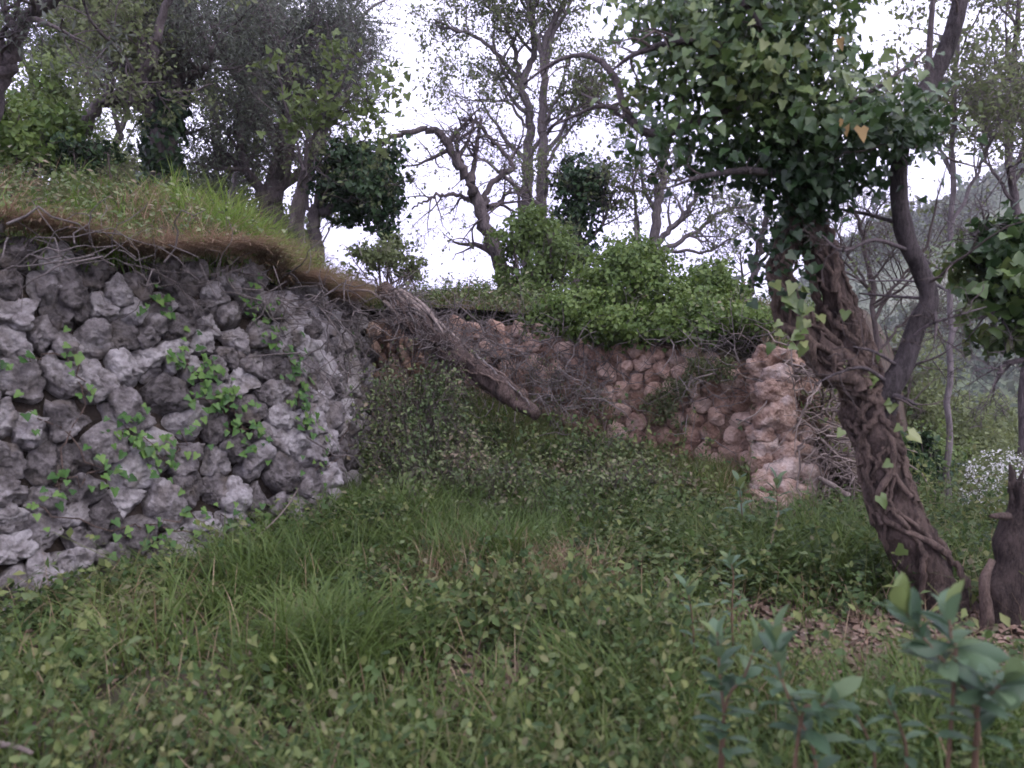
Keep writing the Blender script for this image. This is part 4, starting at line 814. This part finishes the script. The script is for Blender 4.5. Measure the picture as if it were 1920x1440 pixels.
# ------------------------------------------------------------------ ivy patches on the stone wall
ivm = {}
def wall_ivy(label, pts):
    uv = np.array([toUVL(a, b) for a, b, n in pts]); p0 = frL(*uv.mean(0))[0]; t = thing('wall_ivy', label, 'ivy', p0, 'ivy patches on the stone wall')
    V, Fc = LT['ivy']
    for (u, v), (_, _, n) in zip(uv, pts):
        for k in range(int(n*.7+.5)):
            uu, vv = u+rng.normal(0, .08), v+rng.normal(0, .085); p, nn, tu, tv = frL(uu, vv); p = p+nn*(.09+.07*rng.random())
            if 0 not in ivm:
                m = MB(); m.add(V, Fc); o_ = m.build('leaf', M['ivywall'], None, smooth=False); ivm[0] = o_.data; bpy.data.objects.remove(o_)
            o_ = bpy.data.objects.new('leaf', ivm[0]); COL.link(o_); o_.parent = t
            f_ = nrm(-tv*.8+rdir(1)[0]*.8); n_ = nrm(nn+np.array([0, 0, .4])+rdir(1)[0]*.4); s_ = nrm(np.cross(n_, f_)); f_ = np.cross(s_, n_)
            o_.rotation_euler = Matrix(((f_[0], s_[0], n_[0]), (f_[1], s_[1], n_[1]), (f_[2], s_[2], n_[2]))).to_euler(); o_.scale = (.035+.035*rng.random(),)*3; o_['tone'] = float(rng.random()); o_.location = p-p0
    m = MB(); q = len(uv)
    for k in range(q-1):
        a, b = uv[k], uv[k+1]; P = []
        for s in np.linspace(0, 1, 9): x = a+(b-a)*s+rng.normal(0, .025, 2); p, nn, _, _ = frL(*x); P.append(p+nn*.08)
        tubes(m, np.array(P), np.full(9, .005), 5)
    m.build('stem', M['vine'], t)
M['ivywall'] = leafmat('ivy_wall_leaf', [(.03, .075, .02), (.05, .115, .026), (.08, .16, .035), (.12, .2, .05)], .28, .4, obj=True)
wall_ivy('ivy strand climbing to the wall top beside the smooth square stone', [(455, 565, 20), (475, 600, 26), (500, 630, 14), (515, 660, 10), (545, 700, 14)])
wall_ivy('large ivy patch in the middle of the stone wall face', [(330, 660, 14), (350, 690, 26), (375, 715, 26), (360, 745, 22), (400, 755, 30), (430, 765, 22), (440, 800, 16), (475, 820, 26)])
wall_ivy('ivy strand hanging at the right part of the stone wall', [(540, 740, 22), (550, 770, 24), (560, 800, 16), (545, 690, 12)])
wall_ivy('leafy ivy clump growing from the dark gap in the lower wall', [(225, 815, 24), (255, 830, 28), (280, 850, 20), (300, 870, 16), (340, 825, 10)])
wall_ivy('small ivy sprig near the top of the wall at the left', [(290, 572, 12), (305, 580, 10), (275, 565, 4)])
wall_ivy('few ivy leaves low on the wall at the far left', [(20, 680, 8), (120, 660, 12), (145, 735, 6), (90, 915, 14), (180, 880, 18), (35, 760, 6)])
wall_ivy('ivy and bramble leaves at the foot of the wall', [(215, 1010, 12), (330, 960, 14), (450, 985, 26), (470, 1000, 16), (290, 1000, 14), (55, 960, 8)])
wall_ivy('ivy leaves scattered over the shaded far end of the wall', [(650, 650, 16), (640, 760, 12), (690, 720, 8), (575, 880, 12), (660, 850, 16), (590, 840, 12)])

# ------------------------------------------------------------------ ground vegetation
def area_pts(n, xr, yr, dens=None, power=0.0):
    out_ = []; tot = 0
    while tot < n:
        k = n*3; x = xr[0]+(xr[1]-xr[0])*rng.random(k); y = yr[0]+(yr[1]-yr[0])*rng.random(k)
        pr = np.clip((2.2/np.maximum(np.hypot(x, y), 1.0))**power, 0, 1)
        if dens is not None: pr = pr*np.clip(dens(x, y), 0, 1)
        s = rng.random(k) < pr; out_.append(np.stack([x[s], y[s]], -1)); tot += s.sum()
    return np.concatenate(out_)[:n]
def infr(x, y, m=1.4): return (np.abs(x) < .72*y+m) & (y > .7)
def low_ok(x, y): return pierclr(x, y)*(infr(x, y) & (sL_(x, y) < -.02) & ((sB_(x, y) < -.02) | (tB_(x, y) > 5.3))).astype(float)
def litter_f(x, y):
    a = np.exp(-(((x-1.7)/.75)**2+((y-3.75)/.55)**2)**1.5); b = np.exp(-(((x+.02)/.35)**2+((y-3.25)/.32)**2)**1.5)*1.3; c = np.exp(-(((x-2.6)/.5)**2+((y-3.7)/.5)**2)**1.5); return np.clip(a+.75*b+c, 0, 1)
def pierclr(x, y): return 1-.95*np.exp(-(((x-2.25)/.5)**2+((y-6.35)/.85)**2)**2)
def P3(xy, zf=z_low, dz=0.0): return np.column_stack([xy, zf(xy[:, 0], xy[:, 1])+dz])

# grass in tufts
def gdens(x, y): return low_ok(x, y)*(.25+.9*sm(-.25, .35, n2(x, y, .75, 2.2)))*(1-1.05*litter_f(x, y))
tuft = area_pts(3500, (-6, 7), (.8, 12), gdens, 1.0)
nb = 14; xy = np.repeat(tuft, nb, 0)+rng.normal(0, .045, (len(tuft)*nb, 2)); n = len(xy)
tr_ = np.repeat(np.clip(.5+.5*n2(tuft[:, 0], tuft[:, 1], .9, 8.)+rng.normal(0, .1, len(tuft)), 0, .95), nb)
hh = np.repeat(.1+.36*rng.random(len(tuft))**1.4*(.6+.6*sm(-.3, .4, n2(tuft[:, 0], tuft[:, 1], .6, 4.))), nb)*(.6+.6*rng.random(n))
hh = hh*(.85+.15*sm(2.4, 4.0, np.hypot(xy[:, 0], xy[:, 1])))
m = MB(); blades(m, P3(xy, dz=-.01), hh, .0055+.004*rng.random(n), .25+.8*rng.random(n), r=np.clip(tr_+rng.normal(0, .12, n), 0, 1))
o = m.build('meadow_grass', M['grass'], smooth=True); tag(o, 'lush uneven green grass covering the terrace floor', 'grass', kind='stuff')
# forbs and low leafy cover
def fdens(x, y): return low_ok(x, y)*(.3+.9*sm(-.3, .3, n2(x, y, .8, 12.)))*(1-1.02*litter_f(x, y))
xy = area_pts(11500, (-6, 7), (.8, 11), fdens, 1.2); k_ = 10; m = MB()
st_h = .08+.24*rng.random(len(xy))*(.5+.9*sm(-.3, .4, n2(xy[:, 0], xy[:, 1], .7, 15.))); base = P3(xy, dz=-.01); lean = rng.normal(0, .35, (len(xy), 2))
top = base+np.column_stack([lean*st_h[:, None], st_h])
nr_ = np.hypot(xy[:, 0], xy[:, 1]) < 3.5; tubes(m, np.stack([base, (base+top)/2+rng.normal(0, .008, base.shape), top], 1)[nr_], np.tile([.0022, .002, .0013], (int(nr_.sum()), 1)), 3, r=rng.random(int(nr_.sum()))*.4)
s = rng.random((len(xy), k_)); p = base[:, None]+(top-base)[:, None]*(.25+.78*s[..., None]); p = p.reshape(-1, 3)+rng.normal(0, .012, (len(xy)*k_, 3)); n = len(p)
typ = np.repeat(n2(xy[:, 0], xy[:, 1], 1.1, 20.)+rng.normal(0, .15, len(xy)), k_); rr0 = np.clip(np.repeat(.45+.75*n2(xy[:, 0], xy[:, 1], 1.5, 101.)+.28*rng.normal(size=len(xy)), k_)+.12*rng.normal(size=n), 0, .99)
fw = rdir(n)*np.array([1, 1, .45])+np.array([0, 0, .1]); no = rdir(n)*.55+np.array([0, 0, 1.])
near = np.hypot(p[:, 0], p[:, 1]) < 3.6
a = (typ > .1) & near & (rng.random(n) < .26); leaves(m, p[a], .05*(.5+.8*rng.random(a.sum())), fw[a], no[a], 'tri', rr0[a])
a = ~(typ > .1) & near; leaves(m, p[a], .032*(.5+.9*rng.random(a.sum())), fw[a], no[a], 'oval', rr0[a])
a = ~near; leaves(m, p[a], .046*(.5+.9*rng.random(a.sum())), fw[a], no[a], 'dia', rr0[a])
o = m.build('leafy_ground_cover', M['forb'], smooth=False); tag(o, 'low leafy weeds and clover mixed into the grass', 'weeds', kind='stuff')
# brambles in the corner, against the walls and at the wall foot
def bdens(x, y): return low_ok(x, y)*np.clip(sm(-2.8, -.6, sB_(x, y))*sm(5.0, 3.8, tB_(x, y))+.8*np.exp(-((x+.9)/1.3)**2-((y-7.8)/1.6)**2)+.3*sm(-.45, -.1, sL_(x, y))*sm(5, 6.5, y), 0, 1)
def crest(x, y):      # how high the thicket stands: just under the log, then falling towards the pier
    px_ = 960+F*x/y; return np.maximum(1.5-(np.interp(px_, [690, 725, 760, 1010, 1080, 1200, 1300, 1400], [900, 800, 670, 800, 795, 835, 870, 930])-640+12)/F*y, 0)
cv = area_pts(3700, (-5, 4.5), (2.0, 10), bdens, .2); n = len(cv); base = P3(cv, dz=-.02); K = 8
hgt = np.clip(crest(cv[:, 0], cv[:, 1])-base[:, 2], .12, 1.15)*(.3+.7*sm(5.4, 7.6, cv[:, 1]))*(.45+.6*rng.random(n)**.8)*(.8+.75*n2(cv[:, 0], cv[:, 1], 2.2, 61.)); hgt = hgt*np.where(sL_(cv[:, 0], cv[:, 1]) > -.4, .7, 1)
az = rng.random(n)*6.28; K = 6; s = np.linspace(0, 1, K)
P = base[:, None]+np.stack([np.cos(az)[:, None]*s*hgt[:, None]*.6, np.sin(az)[:, None]*s*hgt[:, None]*.6, hgt[:, None]*np.sin(s*2.2)[None]], -1)+np.cumsum(rng.normal(0, .012, (n, K, 3)), 1)
m = MB(); tubes(m, P, np.linspace(.0045, .0018, K)[None]*np.ones((n, 1)), 3); o = m.build('bramble_canes', M['twig']); tag(o, 'arching bare bramble canes in the corner of the two walls', 'bramble', kind='stuff')
nl = 66000; p, tg = along(P, nl, .03, .1); m = MB(); leaves(m, p, .042*(.5+.9*rng.random(nl)), rdir(nl)+tg*.3, rdir(nl)*.6+np.array([0, -.2, .9]), 'dia', np.clip(.45+.8*n2(p[:, 0], p[:, 1]+p[:, 2], 2.6, 121.)+.25*rng.normal(size=nl), 0, 1)); o = m.build('bramble_leaves', M['bramble'], smooth=False); tag(o, 'dull green bramble foliage filling the corner under the fallen trunk', 'bramble', kind='stuff')
# fine tall straw grass in front of the ruined wall and dry tufts in the meadow
def ddens(x, y): return low_ok(x, y)*np.clip(.9*sm(-.9, -.1, sB_(x, y))*sm(1.5, 3.0, tB_(x, y))*sm(5.0, 4.2, tB_(x, y))+.8*np.exp(-((x-.28)/.22)**2-((y-4.4)/.25)**2)+.7*np.exp(-((x+.42)/.3)**2-((y-4.7)/.4)**2)+.02, 0, 1)
xy = area_pts(8000, (-4, 4.5), (1.2, 9.5), ddens, .2); n = len(xy); m = MB(); blades(m, P3(xy), .12+.3*rng.random(n), .004+.002*rng.random(n), .2+.7*rng.random(n))
o = m.build('dry_grass', M['dry']); tag(o, 'dry straw coloured grass tufts standing in the green meadow', 'dry grass', kind='stuff')
# tall weeds in clumps, along the wall foot and in mounds across the floor
def wdens(x, y): return low_ok(x, y)*np.clip(sm(.05, .4, n2(x, y, .8, 71.))+.45*sm(-.75, -.1, sL_(x, y))*sm(4.5, 5.5, y)+.42*sm(3.4, 2.0, y)+.6*sm(-2.4, -.2, sB_(x, y))*sm(5.0, 3.0, tB_(x, y)), 0, 1)*(1-1.02*litter_f(x, y))
xy = area_pts(4600, (-6, 6), (.9, 9.3), wdens, .8); n = len(xy); base = P3(xy, dz=-.02); hs_ = (.24+.4*rng.random(n))*(.7+.6*sm(-.2, .5, n2(xy[:, 0], xy[:, 1], 1.3, 81.))); hs_ = hs_*(1+.35*sm(-2.2, -.4, sB_(xy[:, 0], xy[:, 1])))*(.75+.75*sm(-.1, .45, n2(xy[:, 0], xy[:, 1], 1.0, 91.))); hs_ = hs_*np.where(sL_(xy[:, 0], xy[:, 1]) > -.6, .6, 1); hs_ = np.minimum(hs_, .22+.16*np.hypot(xy[:, 0], xy[:, 1])-.1)
az = rng.random(n)*6.28; K = 4; sv = np.linspace(0, 1, K); le = hs_*(.2+.6*rng.random(n))
P = base[:, None]+np.stack([np.cos(az)[:, None]*le[:, None]*sv**2, np.sin(az)[:, None]*le[:, None]*sv**2, hs_[:, None]*(sv-.2*sv**2)], -1)+np.cumsum(rng.normal(0, .006, (n, K, 3)), 1)
m = MB(); tubes(m, P, np.linspace(.003, .0013, K)[None]*np.ones((n, 1)), 3, r=.4+.6*rng.random(n)); nl = 46000; p, tg = along(P, nl, .022, .15); near = np.hypot(p[:, 0], p[:, 1]) < 3.2
for a, tt, sz in ((near, 'oval', .038), (~near, 'dia', .052)): k = int(a.sum()); leaves(m, p[a], sz*(.45+.9*rng.random(k)), rdir(k)+tg[a]*.5, rdir(k)*.6+np.array([0, -.15, .9]), tt)
o = m.build('tall_weeds', M['forb'], smooth=False); tag(o, 'taller leafy weed clumps at the wall foot and across the terrace floor', 'weeds', kind='stuff')
# long arching grass in a few dense stands
def ag(x, y):
    g_ = 0
    for (cx, cy_, rx, ry) in ((-1.0, 6.4, .8, .8), (-.35, 4.9, .5, .4), (1.9, 5.0, .7, .5), (-.8, 3.4, .2, .25), (-1.3, 4.6, .35, .35), (-.1, 6.0, .9, .5), (1.45, 2.5, .2, .2), (.35, 3.0, .15, .2)): g_ = g_+np.exp(-((x-cx)/rx)**2-((y-cy_)/ry)**2)
    return low_ok(x, y)*np.clip(g_, 0, 1)
tuft = area_pts(950, (-4, 4), (1.2, 8), ag, .5); nb = 18; xy = np.repeat(tuft, nb, 0)+rng.normal(0, .04, (len(tuft)*nb, 2)); n = len(xy); m = MB()
blades(m, P3(xy), .22+.36*rng.random(n), .005+.004*rng.random(n), .4+.7*rng.random(n), az=np.repeat(rng.random(len(tuft))*6.28, nb)+rng.normal(0, .8, n), r=np.clip(np.repeat(.1+.55*rng.random(len(tuft)), nb)+rng.normal(0, .1, n), 0, 1)); o = m.build('long_grass', M['grass']); tag(o, 'stands of long arching green grass', 'grass', kind='stuff')
# fine brownish grass against the ruined wall, and growth clinging to its face
def fg(x, y): return low_ok(x, y)*sm(-1.3, -.1, sB_(x, y))*sm(1.2, 2.4, tB_(x, y))*sm(4.9, 4.3, tB_(x, y))
xy = area_pts(10500, (-1, 3.5), (5.2, 9.5), fg, 0); n = len(xy); m = MB(); blades(m, P3(xy), .16+.32*rng.random(n), .004+.003*rng.random(n), .15+.6*rng.random(n), r=.35+.65*rng.random(n)); o = m.build('fine_grass', M['grass']); tag(o, 'fine tall brownish green grass at the foot of the ruined wall', 'grass', kind='stuff')
n = 13000; tt = np.where(rng.random(n) < .62, rng.normal(3.95, .38, n), rng.uniform(.2, 4.5, n)); vv = 1.35*rng.random(n)**.8; keep = (fbm(np.stack([tt*2.2, vv*2.2, tt*0], -1), 3) > np.where(np.abs(tt-4.0) < .5, .02, .22)) & (tt < 4.5); tt, vv = tt[keep], vv[keep]; n = len(tt)
p = np.column_stack([C[0]+eB[0]*tt, C[1]+eB[1]*tt, vv]); p[:, :2] -= nB*(.03+.08*rng.random(n))[:, None]; m = MB(); leaves(m, p, .034*(.5+.9*rng.random(n)), rdir(n)+np.array([0, 0, -.6]), rdir(n)*.6+np.array([-.3, -.7, .5]), 'dia')
hb = rng.random(n) < .25; blades(m, p[hb], .1+.2*rng.random(hb.sum()), .004, 1.3+.8*rng.random(hb.sum()), az=math.atan2(-nB[1], -nB[0])+rng.normal(0, .8, hb.sum()), r=.6+.4*rng.random(hb.sum())); o = m.build('wall_face_growth', M['bramble'], smooth=False); tag(o, 'brownish green weeds clinging to the face of the ruined wall', 'weeds', kind='stuff')
# leaf litter
def ldens(x, y): return low_ok(x, y)*(litter_f(x, y)*.95+.05)
xy = area_pts(11000, (-4, 6), (1.0, 9), ldens, .3); n = len(xy); m = MB(); leaves(m, P3(xy, dz=.012+.03*0)+np.array([0, 0, 1])*(.02*rng.random(n))[:, None], .05*(.5+.8*rng.random(n)), rdir(n)*np.array([1, 1, .25]), rdir(n)*.45+np.array([0, 0, 1.]), 'oval')
o = m.build('leaf_litter', M['litter'], smooth=False); tag(o, 'pinkish brown dead leaves littering the ground below the ivy tree', 'dead leaves', kind='stuff')

# --- upper bank
def up_ok(x, y): return (infr(x, y, 2.0) & is_up(x, y) & (tB_(x, y) < 5.2)).astype(float)
def bright(x, y): return np.exp(-((sL_(x, y)-1.3)/.9)**2)*sm(6.2, 7.8, y)*sm(11.0, 9.5, y)
def udens(x, y): return up_ok(x, y)*sm(9, 4, sL_(x, y))*(.25+1.2*bright(x, y)+.3*sm(0, .4, n2(x, y, .8, 31.))+.5*np.exp(-((sL_(x, y)-.55)/.2)**2))*sm(15, 11, y)
tuft = area_pts(1800, (-11, 5), (2.5, 15), udens, .5); nb = 22; xy = np.repeat(tuft, nb, 0)+rng.normal(0, .05, (len(tuft)*nb, 2)); ok = is_up(xy[:, 0], xy[:, 1]); n = len(xy)
bt = np.repeat(bright(tuft[:, 0], tuft[:, 1]), nb); hh = (.09+.4*np.repeat(rng.random(len(tuft))**2, nb)+.2*bt)*(.6+.6*rng.random(n))
s_ = ok; m = MB(); blades(m, P3(xy, z_up, -.01)[s_], hh[s_], (.006+.004*rng.random(n))[s_], (.35+.7*rng.random(n))[s_], az=(np.repeat(rng.random(len(tuft))*6.28, nb)+rng.normal(0, 1.1, n))[s_], r=np.clip(.12+.55*bt+rng.normal(0, .2, n), 0, 1)[s_])
o = m.build('bank_grass', M['grass_hi']); tag(o, 'bright fresh green long grass on the bank above the stone wall', 'grass', kind='stuff')
def ud2(x, y): return up_ok(x, y)*(np.exp(-((sL_(x, y)-.6)/.25)**2)*sm(12, 8, y)+.3*sm(5, 0, sL_(x, y))*(1-bright(x, y))+.06*np.exp(-((sB_(x, y)-.3)/.4)**2)*(sL_(x, y) < .3))*sm(14, 10, y)
xy = area_pts(13000, (-10, 4), (2.5, 14), lambda x, y: ud2(x, y)*sm(-.25, .3, n2(x, y, 1.6, 77.)), .4); n = len(xy); m = MB(); blades(m, P3(xy, z_up), (.08+.4*rng.random(n)**2)*(.6+.8*sm(-.2, .4, n2(xy[:, 0], xy[:, 1], 2.5, 78.))), .004+.003*rng.random(n), .3+1.0*rng.random(n), az=np.where(rng.random(n) < .35, -.5+rng.normal(0, .9, n), rng.random(n)*6.28))
n = 10000; uu = rng.uniform(-1.3, UL, n); ok_ = fbm(np.stack([uu*1.3, uu*0, uu*0], -1), 3) > -.35; uu = uu[ok_]; n = len(uu); tp = np.array([topL(u_) for u_ in uu]); fr_ = [frL(u_, t_) for u_, t_ in zip(uu, tp)]; b_ = np.array([f_[0]-f_[1]*(.18*rng.random()-.08)+np.array([0, 0, .02+.05*rng.random()]) for f_ in fr_]); hz_ = np.array([math.atan2(f_[1][1], f_[1][0]) for f_ in fr_])
blades(m, b_, .1+.26*rng.random(n)**1.5, .004+.003*rng.random(n), 1.2+1.6*rng.random(n), az=hz_+rng.normal(0, .8, n))
o = m.build('dry_bank_grass', M['dry']); tag(o, 'withered brown grass hanging over the edge of the stone wall', 'dry grass', kind='stuff')
def ud3(x, y): return up_ok(x, y)*(.3+.7*sm(-.1, .3, n2(x, y, .9, 44.)))*(1-.9*bright(x, y))*sm(14, 9, y)
xy = area_pts(7000, (-11, 4), (2.5, 14), ud3, .4); k_ = 8; p = np.repeat(P3(xy, z_up), k_, 0); n = len(p); p = p+rng.normal(0, .06, (n, 3))*np.array([1, 1, 0])+np.column_stack([np.zeros(n), np.zeros(n), .03+np.repeat(.08+.38*rng.random(len(xy))**2, k_)*rng.random(n)])
m = MB(); leaves(m, p, .06*(.5+.8*rng.random(n)), rdir(n)*np.array([1, 1, .5]), rdir(n)*.6+np.array([.1, -.2, 1.]), 'dia'); o = m.build('bank_weeds', M['bramble'], smooth=False); tag(o, 'dull leafy weeds and brambles on the upper bank', 'weeds', kind='stuff')
m = MB(); xy = area_pts(420, (-9, 1), (3, 12), ud2, .3); n = len(xy); b_ = P3(xy, z_up); d = rdir(n); d[:, 2] = np.abs(d[:, 2])*.8; cur = b_; oo = [cur]
for k in range(6): d = nrm(d+rng.normal(size=(n, 3))*.35+np.array([.1, -.05, -.22])); cur = cur+d*(.09*(.5+rng.random(n)))[:, None]; oo.append(cur)
tubes(m, np.stack(oo, 1), np.linspace(.0032, .0014, 7)[None]*np.ones((n, 1)), 3); o = m.build('dead_bank_stems', M['deadgrey']); tag(o, 'bare dry stems arching over the wall top on the bank', 'dry stems', kind='stuff')

# ------------------------------------------------------------------ slope shrubs on the right
def sl(label, name, px_, py_, Y, w_, h_, n, mat, add=None, size=.06, group='shrubs on the slope at right', tm='oval'):
    c = at(px_, py_, Y); bush(name, label, [(c[0]+rng.normal(0, .25*w_), c[1]+rng.normal(0, .25*w_), c[2]-h_*(.1+.5*k/4)+.1*h_, w_*(.5+.2*rng.random()), w_*.6, h_*.42) for k in range(5)], n, size, mat, tm, stems=26, shell=.1, add=add, group=group)
def bloss(n):
    def f(t, bl):
        m = MB(); i = rng.integers(0, len(bl), n); d = rdir(n); d[:, 2] = np.abs(d[:, 2])*.9-.15; p = bl[i, :3]+d*bl[i, 3:6]*(.85+.3*rng.random(n))[:, None]; leaves(m, p, .035*(.6+.8*rng.random(n)), rdir(n), rdir(n)+np.array([0, -.5, .7]), 'oval'); m.build('blossom', M['blossom'], t, smooth=False)
    return f
sl('yellow green spring shrub highest on the right slope', 'slope_shrub', 1800, 780, 16, 1.5, 1.6, 5000, 'shrubyel', size=.1)
sl('pale green shrub on the slope just right of the ivy tree trunk', 'slope_shrub', 1720, 860, 12, 1.0, 1.5, 4500, 'shrub', size=.075)
sl('very dark ivy bush right behind the ivy tree trunk', 'slope_shrub', 1715, 850, 9.0, .38, .6, 2600, 'ivydark', size=.07, tm='ivy')
sl('white blossoming shrub at the right edge above the stump', 'blossom_shrub', 1890, 900, 9.5, .7, 1.0, 2600, 'pale', bloss(1700), size=.05, group='white blossom shrubs')
sl('white flecked low shrub between the ivy tree and the stump', 'blossom_shrub', 1740, 1000, 7.6, .7, .8, 3200, 'pale', bloss(1300), size=.045, group='white blossom shrubs')
sl('fresh green shrub behind the stump lower on the slope', 'slope_shrub', 1860, 1010, 7.4, .7, .7, 3000, 'shrub', size=.055)
sl('mid green shrub in the gap between pier and ivy tree', 'slope_shrub', 1590, 850, 10.5, .7, 1.3, 3800, 'shrub', size=.06)
sl('wide grey green shrub far down the slope at the right edge', 'slope_shrub', 1900, 800, 20, 2.2, 2.2, 5000, 'pale', size=.13)
sl('grey twiggy shrub seen between the ivy tree and its right limb', 'slope_shrub', 1660, 690, 18, 1.8, 2.4, 5000, 'pale', size=.11)
sl('grey green bush beyond the pier top under the left ivy stem', 'slope_shrub', 1530, 720, 14, 1.2, 1.8, 4200, 'pale', size=.085)
sl('yellowish shrub at the foot of the far hillside right of the limb', 'slope_shrub', 1740, 780, 26, 2.6, 2.4, 4500, 'shrubyel', size=.16)
sl('low weed bush on the edge of the drop right of the ivy tree foot', 'slope_shrub', 1790, 1080, 5.6, .5, .4, 2600, 'forb', size=.045)
# grass on the near slope
def rd(x, y): return (infr(x, y, .5) & (x > 2.2)).astype(float)
xy = area_pts(10000, (2.4, 14), (4.6, 16), rd, .8); n = len(xy); m = MB(); blades(m, P3(xy), .16+.25*rng.random(n), .008+.006*rng.random(n), .3+.8*rng.random(n), r=.3+.6*rng.random(n)); o = m.build('slope_grass', M['grass']); tag(o, 'rough grass falling away down the slope at the right', 'grass', kind='stuff')
# far woodland on the hillside: one mass
xy = []
while len(xy) < 2200:
    R_ = rng.uniform(45, 330)**1; th = rng.uniform(.34, .95); y = R_/math.hypot(1, th); x = y*th
    if n2(np.array([x]), np.array([y]), .02, 3.)[0] > -.12: xy.append((x, y, R_))
xy = np.array(xy); nb = 22; c = np.column_stack([xy[:, :2], z_low(xy[:, 0], xy[:, 1])]); hs = (1.2+2.0*rng.random(len(c)))*np.interp(xy[:, 2], [45, 120, 330], [.6, .9, 1.3])
d = rdir(len(c)*nb); ci = np.repeat(np.arange(len(c)), nb); p = c[ci]+d*hs[ci][:, None]*np.array([.9, .9, .8])*(.6+.4*rng.random(len(ci)))[:, None]+np.array([0, 0, .6])*hs[ci][:, None]
m = MB(); leaves(m, p, hs[ci]*.6*(.6+.6*rng.random(len(ci))), rdir(len(ci)), d+rdir(len(ci))*.5, 'dia', np.clip(np.repeat(rng.random(len(c)), nb)*.75+.25*rng.random(len(ci)), 0, 1)); o = m.build('hillside_woodland', M['wood_far'], smooth=False); tag(o, 'hazy grey green scrub and trees covering the far hillside', 'woodland', kind='stuff')

# ------------------------------------------------------------------ leafy stemmed plants in the foreground
bm_ = {}
def plant(label, stems, ls=.075):
    P0 = at(*stems[0][0][0]); z0 = float(z_low(P0[0], P0[1])); t = thing('leafy_plant', label, 'plant', (P0[0], P0[1], z0), 'leafy stemmed plants in the foreground')
    for pts, nl in stems:
        P = np.array([at(*p) for p in pts])
        if P[0, 2] > z0: P = np.vstack([[P[0, 0]+rng.normal(0, .02), P[0, 1]+.02, z0-.03], P])
        K = 22; S = spline(P, K); m = MB(); tubes(m, S, np.linspace(.0055, .0025, K), 6, r=.4); so_ = m.build('stem', M['stem'], t)
        for k in range(nl):
            s = 1-(k/nl)**1.15*.75; j = min(int(s*(K-1)), K-2); T = nrm(S[j+1]-S[j]); az = k*2.4+rng.normal(0, .3); sd_ = np.array([math.cos(az), math.sin(az), 0]); op = .3+.95*min(1, k/nl*2.0)+rng.normal(0, .16)
            f_ = nrm(T*math.cos(op)+sd_*math.sin(op)+rng.normal(0, .1, 3)); up = nrm(T*.9-sd_*.2+np.array([0, 0, .3])); s_ = nrm(np.cross(up, f_)); n_ = np.cross(f_, s_)
            if 0 not in bm_:
                m2 = MB(); V, Fc = LT['broad']; m2.add(V, Fc); o_ = m2.build('leaf', M['broad'], None); bm_[0] = o_.data; bpy.data.objects.remove(o_)
            o_ = bpy.data.objects.new('leaf', bm_[0]); COL.link(o_); o_.parent = so_
            o_.rotation_euler = Matrix(((f_[0], s_[0], n_[0]), (f_[1], s_[1], n_[1]), (f_[2], s_[2], n_[2]))).to_euler(); o_.scale = (ls*(.65+.6*rng.random()),)*3; o_['tone'] = float(min(1, rng.random()*.75+(.35 if k < 4 else 0))); o_.location = S[j]-np.array(t.location)
plant('tall blue green leafy plant at the bottom right corner in front of the stump', [([(1830, 1440, 1.75), (1832, 1345, 1.75), (1790, 1265, 1.78), (1735, 1200, 1.8), (1692, 1140, 1.82)], 34), ([(1832, 1345, 1.75), (1860, 1300, 1.72), (1885, 1275, 1.7)], 18), ([(1790, 1265, 1.78), (1785, 1210, 1.8), (1778, 1150, 1.82)], 18)], .095)
plant('leafy plant with yellow green tips left of the bottom right one', [([(1530, 1440, 1.9), (1500, 1350, 1.9), (1468, 1280, 1.92), (1450, 1190, 1.95)], 30), ([(1500, 1360, 1.9), (1530, 1330, 1.88), (1560, 1310, 1.86)], 12)], .09)
plant('dark stemmed leafy plant at the bottom, left of the yellow tipped one', [([(1355, 1440, 2.1), (1358, 1350, 2.1), (1350, 1270, 2.12), (1345, 1185, 2.15)], 32), ([(1358, 1340, 2.1), (1395, 1270, 2.1), (1420, 1200, 2.1)], 16)], .082)
plant('bluish leafy plant standing in the grass before the pier', [([(1395, 1010, 5.2), (1390, 950, 5.2), (1385, 900, 5.2)], 18)], .12)
plant('small bright leafy plant right before the ochre pier foot', [([(1465, 1010, 5.3), (1458, 950, 5.3), (1456, 895, 5.3)], 14)], .12)
plant('thin leafy sprout in mid meadow left of the bare reddish stem', [([(1375, 1230, 3.2), (1372, 1150, 3.2), (1375, 1080, 3.2), (1368, 1050, 3.2)], 20), ([(1300, 1240, 3.1), (1298, 1160, 3.1), (1288, 1100, 3.1)], 14)], .075)
plant('broad leafy clump beside the litter patch at lower right', [([(1640, 1440, 2.0), (1625, 1380, 2.0), (1600, 1330, 2.0)], 14), ([(1700, 1440, 1.9), (1690, 1370, 1.9), (1665, 1310, 1.9)], 12)], .06)

# ------------------------------------------------------------------ air
m = MB(); x0, x1, y0, y1, z0, z1 = -790, 790, -790, 790, -60, 110
v = [(x, y, z) for x in (x0, x1) for y in (y0, y1) for z in (z0, z1)]
m.add(v, [[0, 1, 3, 2], [4, 6, 7, 5], [0, 4, 5, 1], [2, 3, 7, 6], [0, 2, 6, 4], [1, 5, 7, 3]]); hm, t = mat_new('haze'); o_ = t.nodes.new('ShaderNodeOutputMaterial'); pv = t.nodes.new('ShaderNodeVolumePrincipled')
pv.inputs['Color'].default_value = (.93, .92, 1, 1); pv.inputs['Density'].default_value = .00065; pv.inputs['Anisotropy'].default_value = .2; t.links.new(pv.outputs[0], o_.inputs['Volume'])
hz = m.build('haze', hm, smooth=False); tag(hz, 'pale lilac haze in the valley air', 'haze', kind='stuff')
